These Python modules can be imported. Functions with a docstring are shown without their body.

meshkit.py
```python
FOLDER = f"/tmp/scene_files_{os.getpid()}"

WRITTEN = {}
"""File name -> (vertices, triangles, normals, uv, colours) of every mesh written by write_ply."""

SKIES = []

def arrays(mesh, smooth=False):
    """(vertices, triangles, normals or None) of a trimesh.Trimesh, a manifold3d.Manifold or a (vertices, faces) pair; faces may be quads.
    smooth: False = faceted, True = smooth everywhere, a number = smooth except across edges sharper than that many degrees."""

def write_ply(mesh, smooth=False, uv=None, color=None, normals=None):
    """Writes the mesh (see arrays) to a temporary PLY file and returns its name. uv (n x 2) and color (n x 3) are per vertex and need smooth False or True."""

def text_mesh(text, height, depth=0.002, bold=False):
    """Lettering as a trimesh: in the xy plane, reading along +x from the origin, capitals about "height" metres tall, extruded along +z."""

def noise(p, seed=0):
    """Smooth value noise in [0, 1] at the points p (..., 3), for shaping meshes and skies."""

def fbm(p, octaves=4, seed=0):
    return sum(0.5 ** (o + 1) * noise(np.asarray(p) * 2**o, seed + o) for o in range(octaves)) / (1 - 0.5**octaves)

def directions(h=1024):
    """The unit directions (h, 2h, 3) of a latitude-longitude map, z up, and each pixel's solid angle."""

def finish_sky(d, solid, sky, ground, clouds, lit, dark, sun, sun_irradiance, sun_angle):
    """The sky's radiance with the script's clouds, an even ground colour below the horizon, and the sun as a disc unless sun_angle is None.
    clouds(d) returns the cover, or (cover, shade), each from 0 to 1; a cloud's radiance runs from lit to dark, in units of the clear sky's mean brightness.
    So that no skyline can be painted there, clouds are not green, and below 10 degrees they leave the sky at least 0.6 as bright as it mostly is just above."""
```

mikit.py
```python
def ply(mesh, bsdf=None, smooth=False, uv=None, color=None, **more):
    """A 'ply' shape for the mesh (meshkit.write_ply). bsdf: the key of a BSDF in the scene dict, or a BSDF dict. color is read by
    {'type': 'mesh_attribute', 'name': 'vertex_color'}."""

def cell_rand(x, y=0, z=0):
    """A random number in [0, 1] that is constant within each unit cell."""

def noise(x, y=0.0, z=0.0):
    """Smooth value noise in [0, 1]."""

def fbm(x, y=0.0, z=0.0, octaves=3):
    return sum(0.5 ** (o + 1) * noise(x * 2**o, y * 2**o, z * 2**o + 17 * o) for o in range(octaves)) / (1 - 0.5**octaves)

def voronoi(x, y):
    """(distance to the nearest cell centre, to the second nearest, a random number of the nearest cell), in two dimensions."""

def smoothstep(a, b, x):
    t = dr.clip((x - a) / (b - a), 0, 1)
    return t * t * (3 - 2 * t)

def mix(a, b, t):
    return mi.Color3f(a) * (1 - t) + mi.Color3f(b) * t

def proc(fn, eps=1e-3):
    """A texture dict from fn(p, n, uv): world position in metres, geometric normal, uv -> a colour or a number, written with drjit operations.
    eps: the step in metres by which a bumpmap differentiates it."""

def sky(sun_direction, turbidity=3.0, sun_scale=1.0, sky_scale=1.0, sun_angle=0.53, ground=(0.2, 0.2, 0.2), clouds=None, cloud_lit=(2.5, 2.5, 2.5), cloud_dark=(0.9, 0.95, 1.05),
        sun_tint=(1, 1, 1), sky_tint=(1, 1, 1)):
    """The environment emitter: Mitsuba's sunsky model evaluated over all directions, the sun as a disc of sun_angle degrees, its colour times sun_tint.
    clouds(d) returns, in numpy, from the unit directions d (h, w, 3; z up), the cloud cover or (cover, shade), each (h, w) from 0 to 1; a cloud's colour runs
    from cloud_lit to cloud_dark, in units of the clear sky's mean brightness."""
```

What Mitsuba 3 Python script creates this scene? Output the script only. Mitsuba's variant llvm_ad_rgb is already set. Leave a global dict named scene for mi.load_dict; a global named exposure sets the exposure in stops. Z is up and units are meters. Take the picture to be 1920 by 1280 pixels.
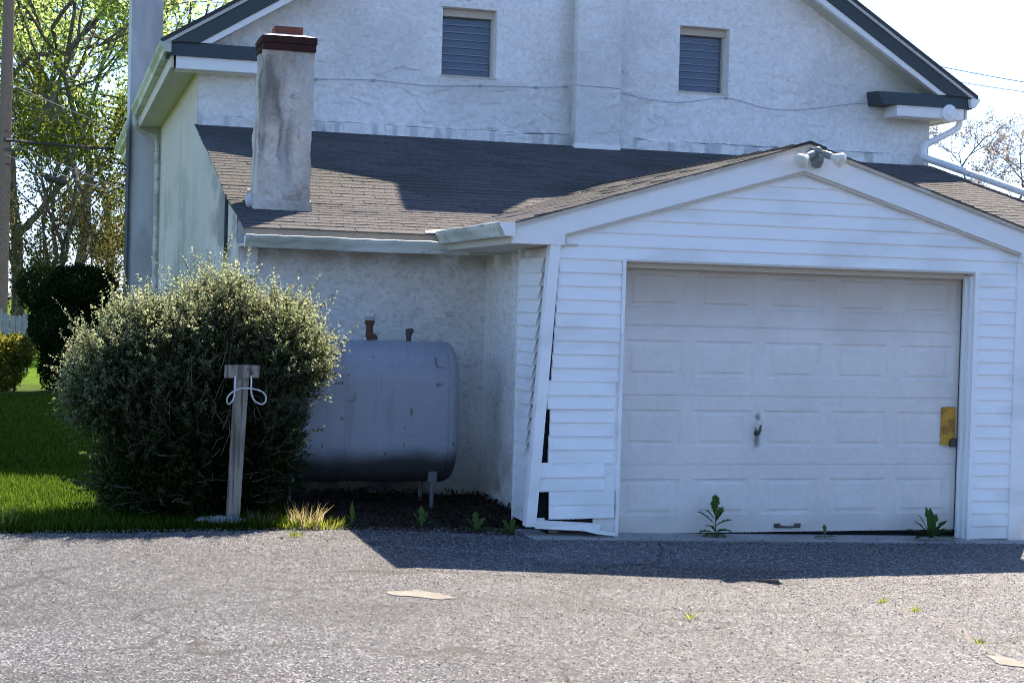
import math, numpy as np, trimesh, drjit as dr, mitsuba as mi, mikit, meshkit
from shapely.geometry import Polygon, box as sbox
from shapely.ops import unary_union
from mikit import proc, noise, fbm, voronoi, cell_rand, smoothstep, mix
T = mi.ScalarTransform4f
scene, labels = {}, {}
rng = np.random.default_rng(7)

# ------------------------------------------------------------------ camera, sky, exposure
CAM = np.array([-4.124, -11.372, 1.752]); YAW, PITCH, ROLL, FPX = 15.976, -1.32, 1.588, 3012.0
_y, _p, _r = np.radians([YAW, PITCH, ROLL])
FWD = np.array([math.sin(_y) * math.cos(_p), math.cos(_y) * math.cos(_p), math.sin(_p)])
_rt = np.array([math.cos(_y), -math.sin(_y), 0.0]); _up = np.cross(_rt, FWD)
UP = -_rt * math.sin(_r) + _up * math.cos(_r)
scene['camera'] = {'type': 'perspective', 'fov': math.degrees(2 * math.atan(960 / FPX)), 'fov_axis': 'x', 'near_clip': 0.1, 'far_clip': 600.0,
                   'to_world': T().look_at(origin=CAM.tolist(), target=(CAM + FWD * 10).tolist(), up=UP.tolist())}
SUN = np.array([0.35, 0.485, 0.80])
scene['sky'] = mikit.sky(SUN.tolist(), turbidity=3, sun_scale=1.15, sky_scale=1.0, sky_tint=(1.0, 1.0, 1.08), sun_tint=(0.95, 0.98, 1.05))
exposure = 2.95

# ------------------------------------------------------------------ helpers
def key(base):
    if base not in scene: return base
    k = 1
    while f'{base}_{k:03d}' in scene: k += 1
    return f'{base}_{k:03d}'
_used = {}
def thing(base, label, cat, group=None):
    n = _used.get(base, 0); _used[base] = n + 1
    k = base if n == 0 else f'{base}_{n:03d}'
    labels[k] = {'label': label, 'category': cat}
    if group: labels[k]['group'] = group
    return k
_count = {}
def put(base, mesh, mat, smooth=False, color=None, label=None, kind=None):
    n = _count.get(base, 0); _count[base] = n + 1
    k = base if n == 0 else f'{base}_{n:03d}'
    if isinstance(mesh, MB): mesh = mesh.mesh()
    if base.split('__')[0] in ('house', 'extension'):      # plan units of the house block -> metres on site
        mesh = trimesh.Trimesh(np.array(mesh.vertices) * HS + HO, mesh.faces, process=False)
    scene[k] = mikit.ply(mesh, mat, smooth=smooth, color=color)
    if label or kind:
        labels.setdefault(k, {})
        if label: labels[k]['label'] = label
        if kind: labels[k]['kind'] = kind
    return k

HS, HO = 1.05, np.array([.206, .569, -.088])      # size and place of the house block
def hp(p): return mi.Point3f((p.x - .206) / HS, (p.y - .569) / HS, (p.z + .088) / HS)
class MB:
    def __init__(s): s.v, s.f, s.n = [], [], 0
    def add(s, v, f):
        v = np.asarray(v, float); f = np.asarray(f, int)
        if f.shape[1] == 4: f = np.vstack([f[:, [0, 1, 2]], f[:, [0, 2, 3]]])
        s.v.append(v); s.f.append(f + s.n); s.n += len(v); return s
    def tm(s, m): return s.add(m.vertices, m.faces)
    def box(s, x0, x1, y0, y1, z0, z1):
        v = [[x, y, z] for x in (x0, x1) for y in (y0, y1) for z in (z0, z1)]
        return s.hexa(v)
    def hexa(s, v):   # order: x0y0z0 x0y0z1 x0y1z0 x0y1z1 x1...
        return s.add(v, [[0, 1, 3, 2], [4, 6, 7, 5], [0, 4, 5, 1], [2, 3, 7, 6], [0, 2, 6, 4], [1, 5, 7, 3]])
    def prism(s, poly, axis, a0, a1):
        """poly: 2D shapely polygon or list; axis 'y': poly is (x,z); 'x': poly is (y,z); 'z': (x,y)"""
        P = poly if hasattr(poly, 'exterior') else Polygon(poly)
        m = trimesh.creation.extrude_polygon(P, a1 - a0, engine='earcut')
        v = np.array(m.vertices)
        if axis == 'y': w = np.c_[v[:, 0], a0 + v[:, 2], v[:, 1]]
        elif axis == 'x': w = np.c_[a0 + v[:, 2], v[:, 0], v[:, 1]]
        else: w = np.c_[v[:, 0], v[:, 1], a0 + v[:, 2]]
        f = np.array(m.faces)
        if axis == 'y': f = f[:, ::-1]
        return s.add(w, f)
    def tube(s, pts, r, sides=8, cap=True):
        p = np.asarray(pts, float); n = len(p); r = np.broadcast_to(r, (n,))
        t = np.gradient(p, axis=0); t /= np.linalg.norm(t, axis=1, keepdims=True) + 1e-12
        a = np.cross(t[0], [0, 0, 1.0] if abs(t[0][2]) < .9 else [1.0, 0, 0]); A = []
        for i in range(n):
            a = a - t[i] * (a @ t[i]); a /= np.linalg.norm(a) + 1e-12; A.append(a)
        A = np.array(A); B = np.cross(t, A); g = np.arange(sides) * 2 * np.pi / sides
        v = (p[:, None] + r[:, None, None] * (np.cos(g)[None, :, None] * A[:, None] + np.sin(g)[None, :, None] * B[:, None])).reshape(-1, 3)
        i, j = np.meshgrid(np.arange(n - 1), np.arange(sides), indexing='ij')
        q = np.stack([i * sides + j, i * sides + (j + 1) % sides, (i + 1) * sides + (j + 1) % sides, (i + 1) * sides + j], -1).reshape(-1, 4)
        f = np.vstack([q[:, [0, 1, 2]], q[:, [0, 2, 3]]])
        if cap:
            k = np.arange(1, sides - 1)
            f = np.vstack([f, np.c_[k * 0, k + 1, k], np.c_[k * 0, k, k + 1] + (n - 1) * sides])
        return s.add(v, f)
    def lathe(s, prof, c, axis=(0, 0, 1), sides=20):
        """prof: (r, h) along axis from c"""
        ax = np.asarray(axis, float); ax /= np.linalg.norm(ax); c = np.asarray(c, float)
        pr = np.asarray(prof, float); a = np.cross(ax, [0, 0, 1.0] if abs(ax[2]) < .9 else [1.0, 0, 0]); a /= np.linalg.norm(a); b = np.cross(ax, a)
        g = np.arange(sides) * 2 * np.pi / sides; ring = np.cos(g)[:, None] * a + np.sin(g)[:, None] * b
        v = (c + pr[:, 1][:, None, None] * ax + np.maximum(pr[:, 0], 1e-5)[:, None, None] * ring[None]).reshape(-1, 3); n = len(pr)
        i, j = np.meshgrid(np.arange(n - 1), np.arange(sides), indexing='ij')
        q = np.stack([i * sides + j, i * sides + (j + 1) % sides, (i + 1) * sides + (j + 1) % sides, (i + 1) * sides + j], -1).reshape(-1, 4)
        return s.add(v, q)
    def mesh(s): return trimesh.Trimesh(np.vstack(s.v), np.vstack(s.f), process=False)

def spline(pts, n=40):
    from scipy.interpolate import CubicSpline
    p = np.asarray(pts, float); d = np.r_[0, np.cumsum(np.linalg.norm(np.diff(p, axis=0), axis=1))]
    return CubicSpline(d, p)(np.linspace(0, d[-1], n))

# ------------------------------------------------------------------ materials
def princ(col, rough=.6, spec=.5, **k):
    c = col if isinstance(col, dict) else {'type': 'rgb', 'value': list(col)}
    return {'type': 'principled', 'base_color': c, 'roughness': rough, 'specular': spec, **k}
def mat(name, col, rough=.6, bump=None, bscale=1.0, spec=.5, **k):
    b = princ(col, rough, spec, **k)
    if bump is not None: b = {'type': 'bumpmap', 'tex': bump, 'scale': bscale, 'bsdf': b}
    scene[name] = {'type': 'twosided', 'bsdf': b}
    return name

def f_stucco_bump(p, n, uv):
    u = p.x + p.y; v = p.z
    a = fbm(u * 26, v * 26, p.y * 5, 3)
    b = noise(u * 9 + 3 * noise(v * 7, u * 5), v * 13 + 2 * noise(u * 6, v * 4), 3.0)
    return a * 0.010 + smoothstep(.35, .7, b) * 0.010
def f_stucco(p, n, uv):
    p = hp(p)
    u = p.x + p.y * .97; v = p.z
    big = fbm(u * .9, v * .9, 4.0, 3)
    fine = fbm(u * 30, v * 30, p.y * 3, 2)
    pit = smoothstep(.54, .74, fbm(u * 36 + 1.5 * noise(v * 19, u * 19), v * 52, 8.0, 3))
    streak = fbm(u * .5, v * 1.1, 11.0, 5)
    c = mix((.84, .82, .785), (.70, .69, .655), smoothstep(.35, .75, big))
    c = c * (.84 + .26 * fine) * (1 - (.09 + .10 * smoothstep(2.3, 2.1, v)) * pit)
    # run-off streaks on the base flashing band of the gable
    band = smoothstep(3.8, 3.68, v) * smoothstep(6.2, 6.3, p.y)
    c = mix(c, (.42, .42, .42), band * .6 * smoothstep(.52, .66, noise(u * 14, v * 1.2, 5.0)))
    # green and black growth on the long left wall
    left = smoothstep(-2.655, -2.662, p.x)
    c = mix(c, (.55, .50, .40), left * .85)
    c = mix(c, (.20, .23, .17), left * .5 * smoothstep(.50, .78, streak) )
    low = left * smoothstep(6.0, 2.6, p.y) * smoothstep(.35, .62, fbm(u * 1.5, v * 4.2, 2.0, 4))
    c = mix(c, (.10, .12, .10), low * .7)
    line = left * (dr.exp(-dr.square((p.y - 8.6 - .05 * noise(v * 3)) / .06)) * smoothstep(4.0, 3.6, v) + .7 * dr.exp(-dr.square((p.y - 11.2) / .07)) * smoothstep(3.6, 3.3, v))
    c = mix(c, (.20, .21, .16), line * .55)
    # dirt below the soffits and brown splash at the foot of the extension wall
    eave = smoothstep(1.97, 2.17, v) * smoothstep(2.3, 2.1, v) * smoothstep(2.2, 2.0, p.y)
    c = mix(c, (.34, .29, .20), eave * .65 * smoothstep(.3, .6, fbm(u * 5, v * 3, 1.0, 2)))
    corner = smoothstep(3.9, 4.2, v) * smoothstep(5.2, 5.9, p.x) * smoothstep(.3, .6, big)
    c = mix(c, (.36, .35, .27), corner * .7)
    under = smoothstep(.8, .25, dr.abs(p.x - .45)) * smoothstep(4.33, 4.25, v) * smoothstep(3.5, 4.3, v) * smoothstep(6.3, 6.35, p.y)
    c = mix(c, (.45, .45, .40), under * .5)
    pil = smoothstep(1.30, 1.58, p.x) * smoothstep(1.61, 1.58, p.x) * smoothstep(6.2, 6.3, p.y)
    c = mix(c, (.40, .40, .33), pil * .55 * smoothstep(.2, .6, fbm(v * 2.5, 3.0, u * 3, 3)))
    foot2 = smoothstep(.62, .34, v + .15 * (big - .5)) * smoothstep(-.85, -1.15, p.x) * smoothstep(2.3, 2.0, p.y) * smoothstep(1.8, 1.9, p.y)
    c = mix(c, (.030, .024, .020), foot2 * .93)  # near-black shade behind and under the tank painted into the wall colour
    foot = smoothstep(.75, .1, v) * smoothstep(2.3, 2.0, p.y)
    c = mix(c, (.22, .20, .15), foot * .8 * smoothstep(.25, .6, fbm(u * 4, v * 4, 6.0, 3)))
    return c
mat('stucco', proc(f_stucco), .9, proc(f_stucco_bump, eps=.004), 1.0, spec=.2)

def f_cement(p, n, uv):
    u = p.x + p.y; v = p.z
    a = fbm(u * 3.5, v * 2.0, 2.0, 4); fine = fbm(u * 40, v * 40, 1.0, 2)
    d, d2, r = voronoi(u * 5 + 1.2 * noise(u * 7, v * 7), v * 4 + 1.2 * noise(u * 7 + 9, v * 7))
    crack = smoothstep(.022, .0, d2 - d) * smoothstep(.42, .55, noise(u * 4 + 5, v * 4))
    c = mix((.37, .325, .27), (.60, .535, .46), smoothstep(.3, .7, a)) * (.85 + .3 * fine)
    c = mix(c, (.13, .115, .10), smoothstep(.50, .72, fbm(u * 8, v * 1.6, 9.0, 3)) * .7)
    c = mix(c, (.50, .48, .45), smoothstep(.58, .75, fbm(u * 10, v * 1.4, 19.0, 3)) * .6)
    return mix(c, (.08, .075, .07), crack * .65)
mat('cement', proc(f_cement), .9, proc(lambda p, n, uv: fbm((p.x + p.y) * 18, p.z * 18, 3.0, 4) * .035, eps=.004), 1.0, spec=.2)
def f_far(p, n, uv):
    p = hp(p)
    u = p.x + p.y; a = fbm(u * 4, p.z * 1.3, 3.0, 3)
    c = mix((.58, .57, .57), (.42, .42, .42), smoothstep(.35, .7, a))
    soot = smoothstep(-3.02, -3.10, p.x * 1.0 + .03 * (fbm(p.z * 2.0, 4.0, 1.0, 2) - .5)) * smoothstep(4.5, 4.1, p.z)
    return mix(c, (.035, .04, .04), soot * .93)
mat('far_stucco', proc(f_far), .9, spec=.2)

def f_vinyl(p, n, uv):
    a = fbm(p.x * 2.3, p.z * 6, p.y * 2, 3)
    c = mix((.82, .82, .81), (.72, .72, .70), smoothstep(.45, .8, a))
    return mix(c, (.42, .40, .34), smoothstep(.45, .02, p.z + .25 * noise(p.x * 9, p.z * 4)) * .45)
mat('vinyl', proc(f_vinyl), .45, spec=.4)
mat('white_metal', (.78, .78, .76), .4)
def f_gutter(p, n, uv):
    a = fbm((p.x + p.y) * 1.6, p.z * 6, 1.0, 3)
    c = mix((.66, .67, .60), (.44, .45, .37), smoothstep(.35, .7, a))
    return mix(c, (.14, .14, .11), smoothstep(.62, .8, fbm((p.x + p.y) * 9, p.z * 30, 4.0, 3)) * .4)
mat('gutter_metal', proc(f_gutter), .45)
mat('soffit', (.52, .51, .42), .7)
mat('trim_tan', (.55, .50, .42), .7)
mat('dark_trim', (.035, .05, .055), .6)
mat('edge_grey', (.20, .19, .17), .6)
mat('drip_edge', (.50, .50, .47), .5)
mat('sky_backing', (.045, .065, .10), .7)  # backing coloured blue for the sky reflection on the louvre panes
mat('void', (.010, .010, .011), .9, spec=.1)
mat('sheathing', (.022, .020, .018), .9, spec=.1)
def f_door(p, n, uv):
    a = fbm(p.x * 2.5, p.z * 2.5, 2.0, 3); f = fbm(p.x * 30, p.z * 30, 1.0, 2)
    c = mix((.72, .68, .63), (.63, .595, .55), a) * (.95 + .1 * f)
    top = smoothstep(1.45, 2.05, p.z + .22 * (a - .5))
    c = mix(c, (.44, .36, .28), top * .85)
    st = dr.exp(-dr.square((p.x - 1.185) / .035)) * smoothstep(.62, .74, p.z) * smoothstep(.99, .92, p.z) * smoothstep(.25, .6, fbm(p.x * 25, p.z * 14, 7.0, 3))
    c = mix(c, (.10, .09, .07), st * .85)
    return mix(c, (.40, .38, .33), smoothstep(.28, .05, p.z + .12 * (noise(p.x * 7, p.z * 7) - .5)) * .5)
mat('door_paint', proc(f_door), .5)
def f_shingle(p, n, uv):
    p = hp(p)
    row = dr.floor((p.y - ROOF_Y0) / COURSE); col = dr.floor((p.x + row * .387) / .305)
    r = cell_rand(col, row, 3); g = noise(p.x * 160, p.y * 160, p.z * 160); m = fbm(p.x * .9, p.y * .9, 5.0, 3)
    c = mix((.038, .038, .041), (.080, .077, .079), r * .45 + .55 * m) * (.65 + .7 * g)
    return mix(c, (.035, .038, .034), smoothstep(.48, .72, fbm(p.x * .9 + 3, p.y * .8, 2.0, 4)) * .65)
ROOF_Y0, COURSE = 1.44, .1225
mat('shingle', proc(f_shingle), .85, spec=.35)
def f_wood(p, n, uv):
    g = fbm(p.x * 60, p.y * 60, p.z * 3, 3)
    return mix((.27, .235, .19), (.10, .085, .07), smoothstep(.35, .75, g))
mat('old_wood', proc(f_wood), .85, spec=.2)
def f_bark(p, n, uv):
    g = fbm(p.x * 14, p.y * 14, p.z * 4, 3)
    return mix((.19, .165, .14), (.075, .065, .055), smoothstep(.3, .7, g))
mat('bark', proc(f_bark), .9, spec=.1)
mat('pole_wood', (.21, .16, .13), .9, spec=.1)
def f_tank(p, n, uv):
    a = fbm(p.x * 4, p.z * 4, p.y * 4, 4); f = fbm(p.x * 60, p.z * 60, p.y * 60, 2)
    c = mix((.32, .34, .385), (.26, .28, .325), a) * (.9 + .2 * f)
    c = mix(c, (.12, .10, .09), smoothstep(.90, .94, noise(p.x * 19, p.z * 14, 3.0)) * .7)
    c = mix(c, (.13, .085, .06), smoothstep(.70, .80, fbm(p.x * 16, p.z * 1.2, 5.0, 3)) * .2)
    return mix(c, (.035, .032, .03), smoothstep(.60, .40, p.z + .16 * (fbm(p.x * 3, p.z * 3, 8.0, 3) - .5)) * .9)  # underside shade of the curved tank painted into its colour
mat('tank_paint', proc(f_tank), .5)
mat('rust', (.12, .055, .03), .85)
mat('grey_metal', (.33, .34, .34), .5)
mat('leg_metal', (.13, .14, .15), .6)
mat('dark_metal', (.05, .045, .045), .5)
mat('brick', (.045, .020, .016), .9, spec=.2)
mat('mortar_cap', (.55, .54, .52), .9, spec=.2)
mat('flue_clay', (.13, .045, .03), .8, spec=.3)
mat('bulb_glass', (.66, .63, .52), .2)
mat('lamp_metal', (.20, .22, .20), .4)
def f_reflect(p, n, uv):
    return mix((.52, .27, .015), (.30, .13, .012), smoothstep(.4, .7, fbm(p.x * 18, p.z * 18, 2.0, 3)))
mat('yellow_plate', proc(f_reflect), .35)
mat('cable_steel', (.55, .56, .55), .35, metallic=.4)
mat('wire_black', (.02, .02, .022), .6)
mat('wire_grey', (.30, .32, .36), .5)
mat('fence_white', (.42, .42, .42), .7)
mat('stone', (.20, .20, .20), .85)
mat('pale_patch', proc(lambda p, n, uv: mix((.25, .225, .185), (.14, .125, .10), fbm(p.x * 22, p.y * 22, 1.0, 3))), .8)
mat('dry_stick', (.16, .09, .05), .8)
scene['pane_glass'] = {'type': 'thindielectric', 'int_ior': 1.52}

def seg_crack(p, pts, w):
    d = mi.Float(9.0)
    wx = p.x + .05 * (noise(p.x * 9, p.y * 9, 2.0) - .5); wy = p.y + .07 * (noise(p.x * 8, p.y * 8, 6.0) - .5)
    for (ax, ay), (bx, by) in zip(pts[:-1], pts[1:]):
        ex, ey = bx - ax, by - ay; L = ex * ex + ey * ey
        t = dr.clip(((wx - ax) * ex + (wy - ay) * ey) / L, 0, 1)
        d = dr.minimum(d, dr.hypot(wx - ax - t * ex, wy - ay - t * ey))
    return smoothstep(w, w * .3, d)
CRACKS = [[(.72, -2.72), (.80, -3.3), (.62, -4.0), (.50, -4.5)], [(-2.2, -1.35), (-1.4, -1.9), (-1.0, -2.9), (.3, -3.0)], [(-3.9, -2.2), (-2.6, -2.15), (-1.6, -2.6)]]
def f_asphalt(p, n, uv):
    d, d2, r = voronoi(p.x * 112, p.y * 84)
    e, e2, q = voronoi(p.x * 48 + 7, p.y * 38)
    m = fbm(p.x * .8, p.y * .8, 2.0, 3); k = fbm(p.x * 3.2, p.y * 3.2, 9.0, 3)
    tone = .18 + 1.35 * r * r + .7 * q * q
    c = mix((.030, .0328, .0388), (.064, .0685, .079), m * .6 + k * .4) * tone
    c = mix(c, (.285, .29, .305), smoothstep(.84, .95, r) * .8)
    c = mix(c, (.20, .155, .135), smoothstep(.95, .98, q) * .5)
    c = mix(c, (.020, .020, .022), smoothstep(.10, .02, e2 - e) * .45 + smoothstep(.55, .75, k) * .12)
    w1 = noise(p.x * 2.1, p.y * 2.1, 3.0); w2 = noise(p.x * 2.3 + 9, p.y * 2.1, 7.0); w3 = noise(p.x * 13, p.y * 13, 3.0)
    g1, g2, gr = voronoi(p.x * .45 + .35 * w1 + .03 * w3, p.y * .55 + .35 * w2 + .03 * w3)
    gap = smoothstep(.034, .010, g2 - g1) * smoothstep(.30, .45, noise(p.x * .9 + 4, p.y * .9, 2.0))
    c = mix(c, (.009, .009, .009), gap * .9)
    c = c * (1 - .42 * smoothstep(.56, .72, fbm(p.x * .55 + 2, p.y * 1.1, 5.0, 4)) ) * (1 + .25 * smoothstep(.5, .3, fbm(p.x * .7 + 8, p.y * .9, 15.0, 3)))
    for i, s in enumerate(CRACKS):
        c = mix(c, (.010, .009, .009) if i else (.15, .12, .085), seg_crack(p, s, .030 if i else .022) * (.8 if i else .6))
    return c
def f_asphalt_bump(p, n, uv):
    d, d2, r = voronoi(p.x * 62, p.y * 60)
    return (d2 - d) * .006 * (.4 + r) + fbm(p.x * 9, p.y * 9, 1.0, 2) * .012
mat('asphalt', proc(f_asphalt), .6, proc(f_asphalt_bump, eps=.003), 1.0, spec=.42)
mat('gravel_a', (.18, .172, .168), .6); mat('gravel_b', (.05, .049, .05), .6)
def f_soil(p, n, uv):
    a = fbm(p.x * 5, p.y * 5, 1.0, 4); g = fbm(p.x * 40, p.y * 40, 3.0, 2)
    soil = mix((.018, .015, .012), (.040, .034, .027), a) * (.6 + .8 * g)
    grass = mix((.03, .05, .008), (.06, .09, .015), a) * (.5 + g)
    return mix(soil, grass, smoothstep(-2.3, -2.9, p.x + .6 * (a - .5)) + smoothstep(18, 22, p.y))
mat('soil', proc(f_soil), .95, spec=.1)
mat('concrete', proc(lambda p, n, uv: mix((.28, .27, .26), (.17, .165, .16), fbm(p.x * 6, p.y * 6, p.z * 6, 4))), .9, spec=.2)
def leafmat(name, rough, trans, spec=.5):
    scene[name] = {'type': 'principledthin', 'base_color': {'type': 'mesh_attribute', 'name': 'vertex_color'}, 'roughness': rough, 'diff_trans': trans, 'eta': 1.45}
leafmat('leaf_bush', .28, 1.8); leafmat('leaf_tree', .45, 1.9); leafmat('leaf_hedge', .5, .35); leafmat('leaf_weed', .45, .6); leafmat('grass_blade', .4, 1.75)

# ------------------------------------------------------------------ ground
def gz(x, y):
    x = np.asarray(x, float); y = np.asarray(y, float)
    z = .02 - .022 * np.clip(x, -1.9, 6) + .012 * np.clip(y - .45, 0, 2.2)
    lawn = np.clip((-2.4 - x) / .8, 0, 1)
    return z - lawn * (.020 * np.clip(y - 1.0, 0, 3.2))
def grid(xs, ys, fz):
    X, Y = np.meshgrid(xs, ys, indexing='ij'); V = np.stack([X, Y, fz(X, Y)], -1).reshape(-1, 3)
    i, j = np.meshgrid(np.arange(len(xs) - 1), np.arange(len(ys) - 1), indexing='ij'); n = len(ys)
    q = np.stack([i * n + j, (i + 1) * n + j, (i + 1) * n + j + 1, i * n + j + 1], -1).reshape(-1, 4)
    return V, np.vstack([q[:, [0, 1, 2]], q[:, [0, 2, 3]]])
def rough_ground(x, y):
    p = np.stack([x * 3, y * 3, x * 0], -1)
    near = np.clip((y - .35) / .3, 0, 1) * (y < 12)
    return gz(x, y) - .02 + .05 * (meshkit.fbm(p, 3, 5) - .45) * near
xs = np.r_[-250, -120, -60, -30, -15, np.linspace(-8, 7, 90), 15, 30, 60, 120, 250]
ys = np.r_[-60, -30, -10, -3, np.linspace(0, 4, 50), np.linspace(4.3, 20, 40), 30, 50, 90, 160, 300]
put('ground', grid(xs, ys, rough_ground), 'soil', smooth=True, kind='structure')
# asphalt sheet: a slab with a rough front lip against lawn and apron
xe = np.r_[-60, -30, -12, np.arange(-7, 7.01, .04), 12, 30, 60]
def edge(x):
    e = np.where(x < -1.85, .24, np.where(x < -.9, .24 - (x + 1.85) * .20, .06))
    e = np.where(x > -.75, -.24, e)
    return e + .05 * (meshkit.noise(np.stack([x * 6, x * 0, x * 0], -1), 3) - .5) * (np.abs(x) < 8) + .03 * (meshkit.noise(np.stack([x * 25, x * 0, x * 0], -1), 4) - .5)
tt = np.r_[0, .0008, .004, .01, .03, .08, .2, .5, 1.0]
E0 = edge(xe); X = np.repeat(xe[:, None], len(tt), 1); Yg = E0[:, None] - 45 * tt[None, :]
Zg = gz(X, Yg) + .012; Zg[:, 0] -= .05
V = np.stack([X, Yg, Zg], -1).reshape(-1, 3); n = len(tt)
i, j = np.meshgrid(np.arange(len(xe) - 1), np.arange(n - 1), indexing='ij')
q = np.stack([i * n + j, i * n + j + 1, (i + 1) * n + j + 1, (i + 1) * n + j], -1).reshape(-1, 4)
put('pavement', (V, np.vstack([q[:, [0, 1, 2]], q[:, [0, 2, 3]]])), 'asphalt', smooth=35, kind='structure')
# concrete apron below the garage
m = MB()
for a, b in zip(np.arange(-.72, 3.9, .33)[:-1], np.arange(-.72, 3.9, .33)[1:]):
    za, zb = gz(a, 0) + .016, gz(b, 0) + .016
    m.hexa([[a, -.215, za - .2], [a, -.215, za - .004], [a, .3, za - .2], [a, .3, za], [b, -.215, zb - .2], [b, -.215, zb - .004], [b, .3, zb - .2], [b, .3, zb]])
put('apron_kerb', m, 'concrete', kind='structure')
# loose grit
def pebbles(n, size, seed, x0, x1, y0, y1):
    r = np.random.default_rng(seed); base = np.array([[1, 0, 0], [-1, 0, 0], [0, 1, 0], [0, -1, 0], [0, 0, 1], [0, 0, -.5]], float)
    F = np.array([[0, 2, 4], [2, 1, 4], [1, 3, 4], [3, 0, 4], [2, 0, 5], [1, 2, 5], [3, 1, 5], [0, 3, 5]])
    x = r.uniform(x0, x1, n); y = r.uniform(y0, y1, n); s = size * r.uniform(.5, 1.4, (n, 1, 1)) * r.uniform(.6, 1.2, (n, 6, 1))
    a = r.uniform(0, 6.28, n); c, d = np.cos(a), np.sin(a); R = np.zeros((n, 3, 3)); R[:, 0, 0] = c; R[:, 0, 1] = -d; R[:, 1, 0] = d; R[:, 1, 1] = c; R[:, 2, 2] = .7
    V = np.einsum('nij,kj->nki', R, base) * s; V += np.stack([x, y, gz(x, y) + .012], -1)[:, None]
    return V.reshape(-1, 3), (F[None] + 6 * np.arange(n)[:, None, None]).reshape(-1, 3)
put('gravel', pebbles(34000, .0058, 1, -5.5, 3.2, -5.2, .35), 'gravel_a', kind='stuff'); labels['gravel'].update(label='loose pale grit scattered over the worn asphalt', category='gravel')
put('gravel', pebbles(18000, .0064, 2, -5.5, 3.2, -5.2, .35), 'gravel_b', kind='stuff'); labels['gravel_001'].update(label='loose dark grit scattered over the worn asphalt', category='gravel')
def patch(name, pts, seed):
    P = Polygon(pts).segmentize(.03); c = np.array(P.exterior.coords)[:-1]; r = np.random.default_rng(seed)
    c = c + r.uniform(-.012, .012, c.shape)
    mm = trimesh.creation.extrude_polygon(Polygon(c).buffer(0), .004, engine='earcut'); v = np.array(mm.vertices)
    v[:, 2] += gz(v[:, 0], v[:, 1]) + .0125
    return put(name, trimesh.Trimesh(v, mm.faces, process=False), 'pale_patch', kind='structure')
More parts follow.
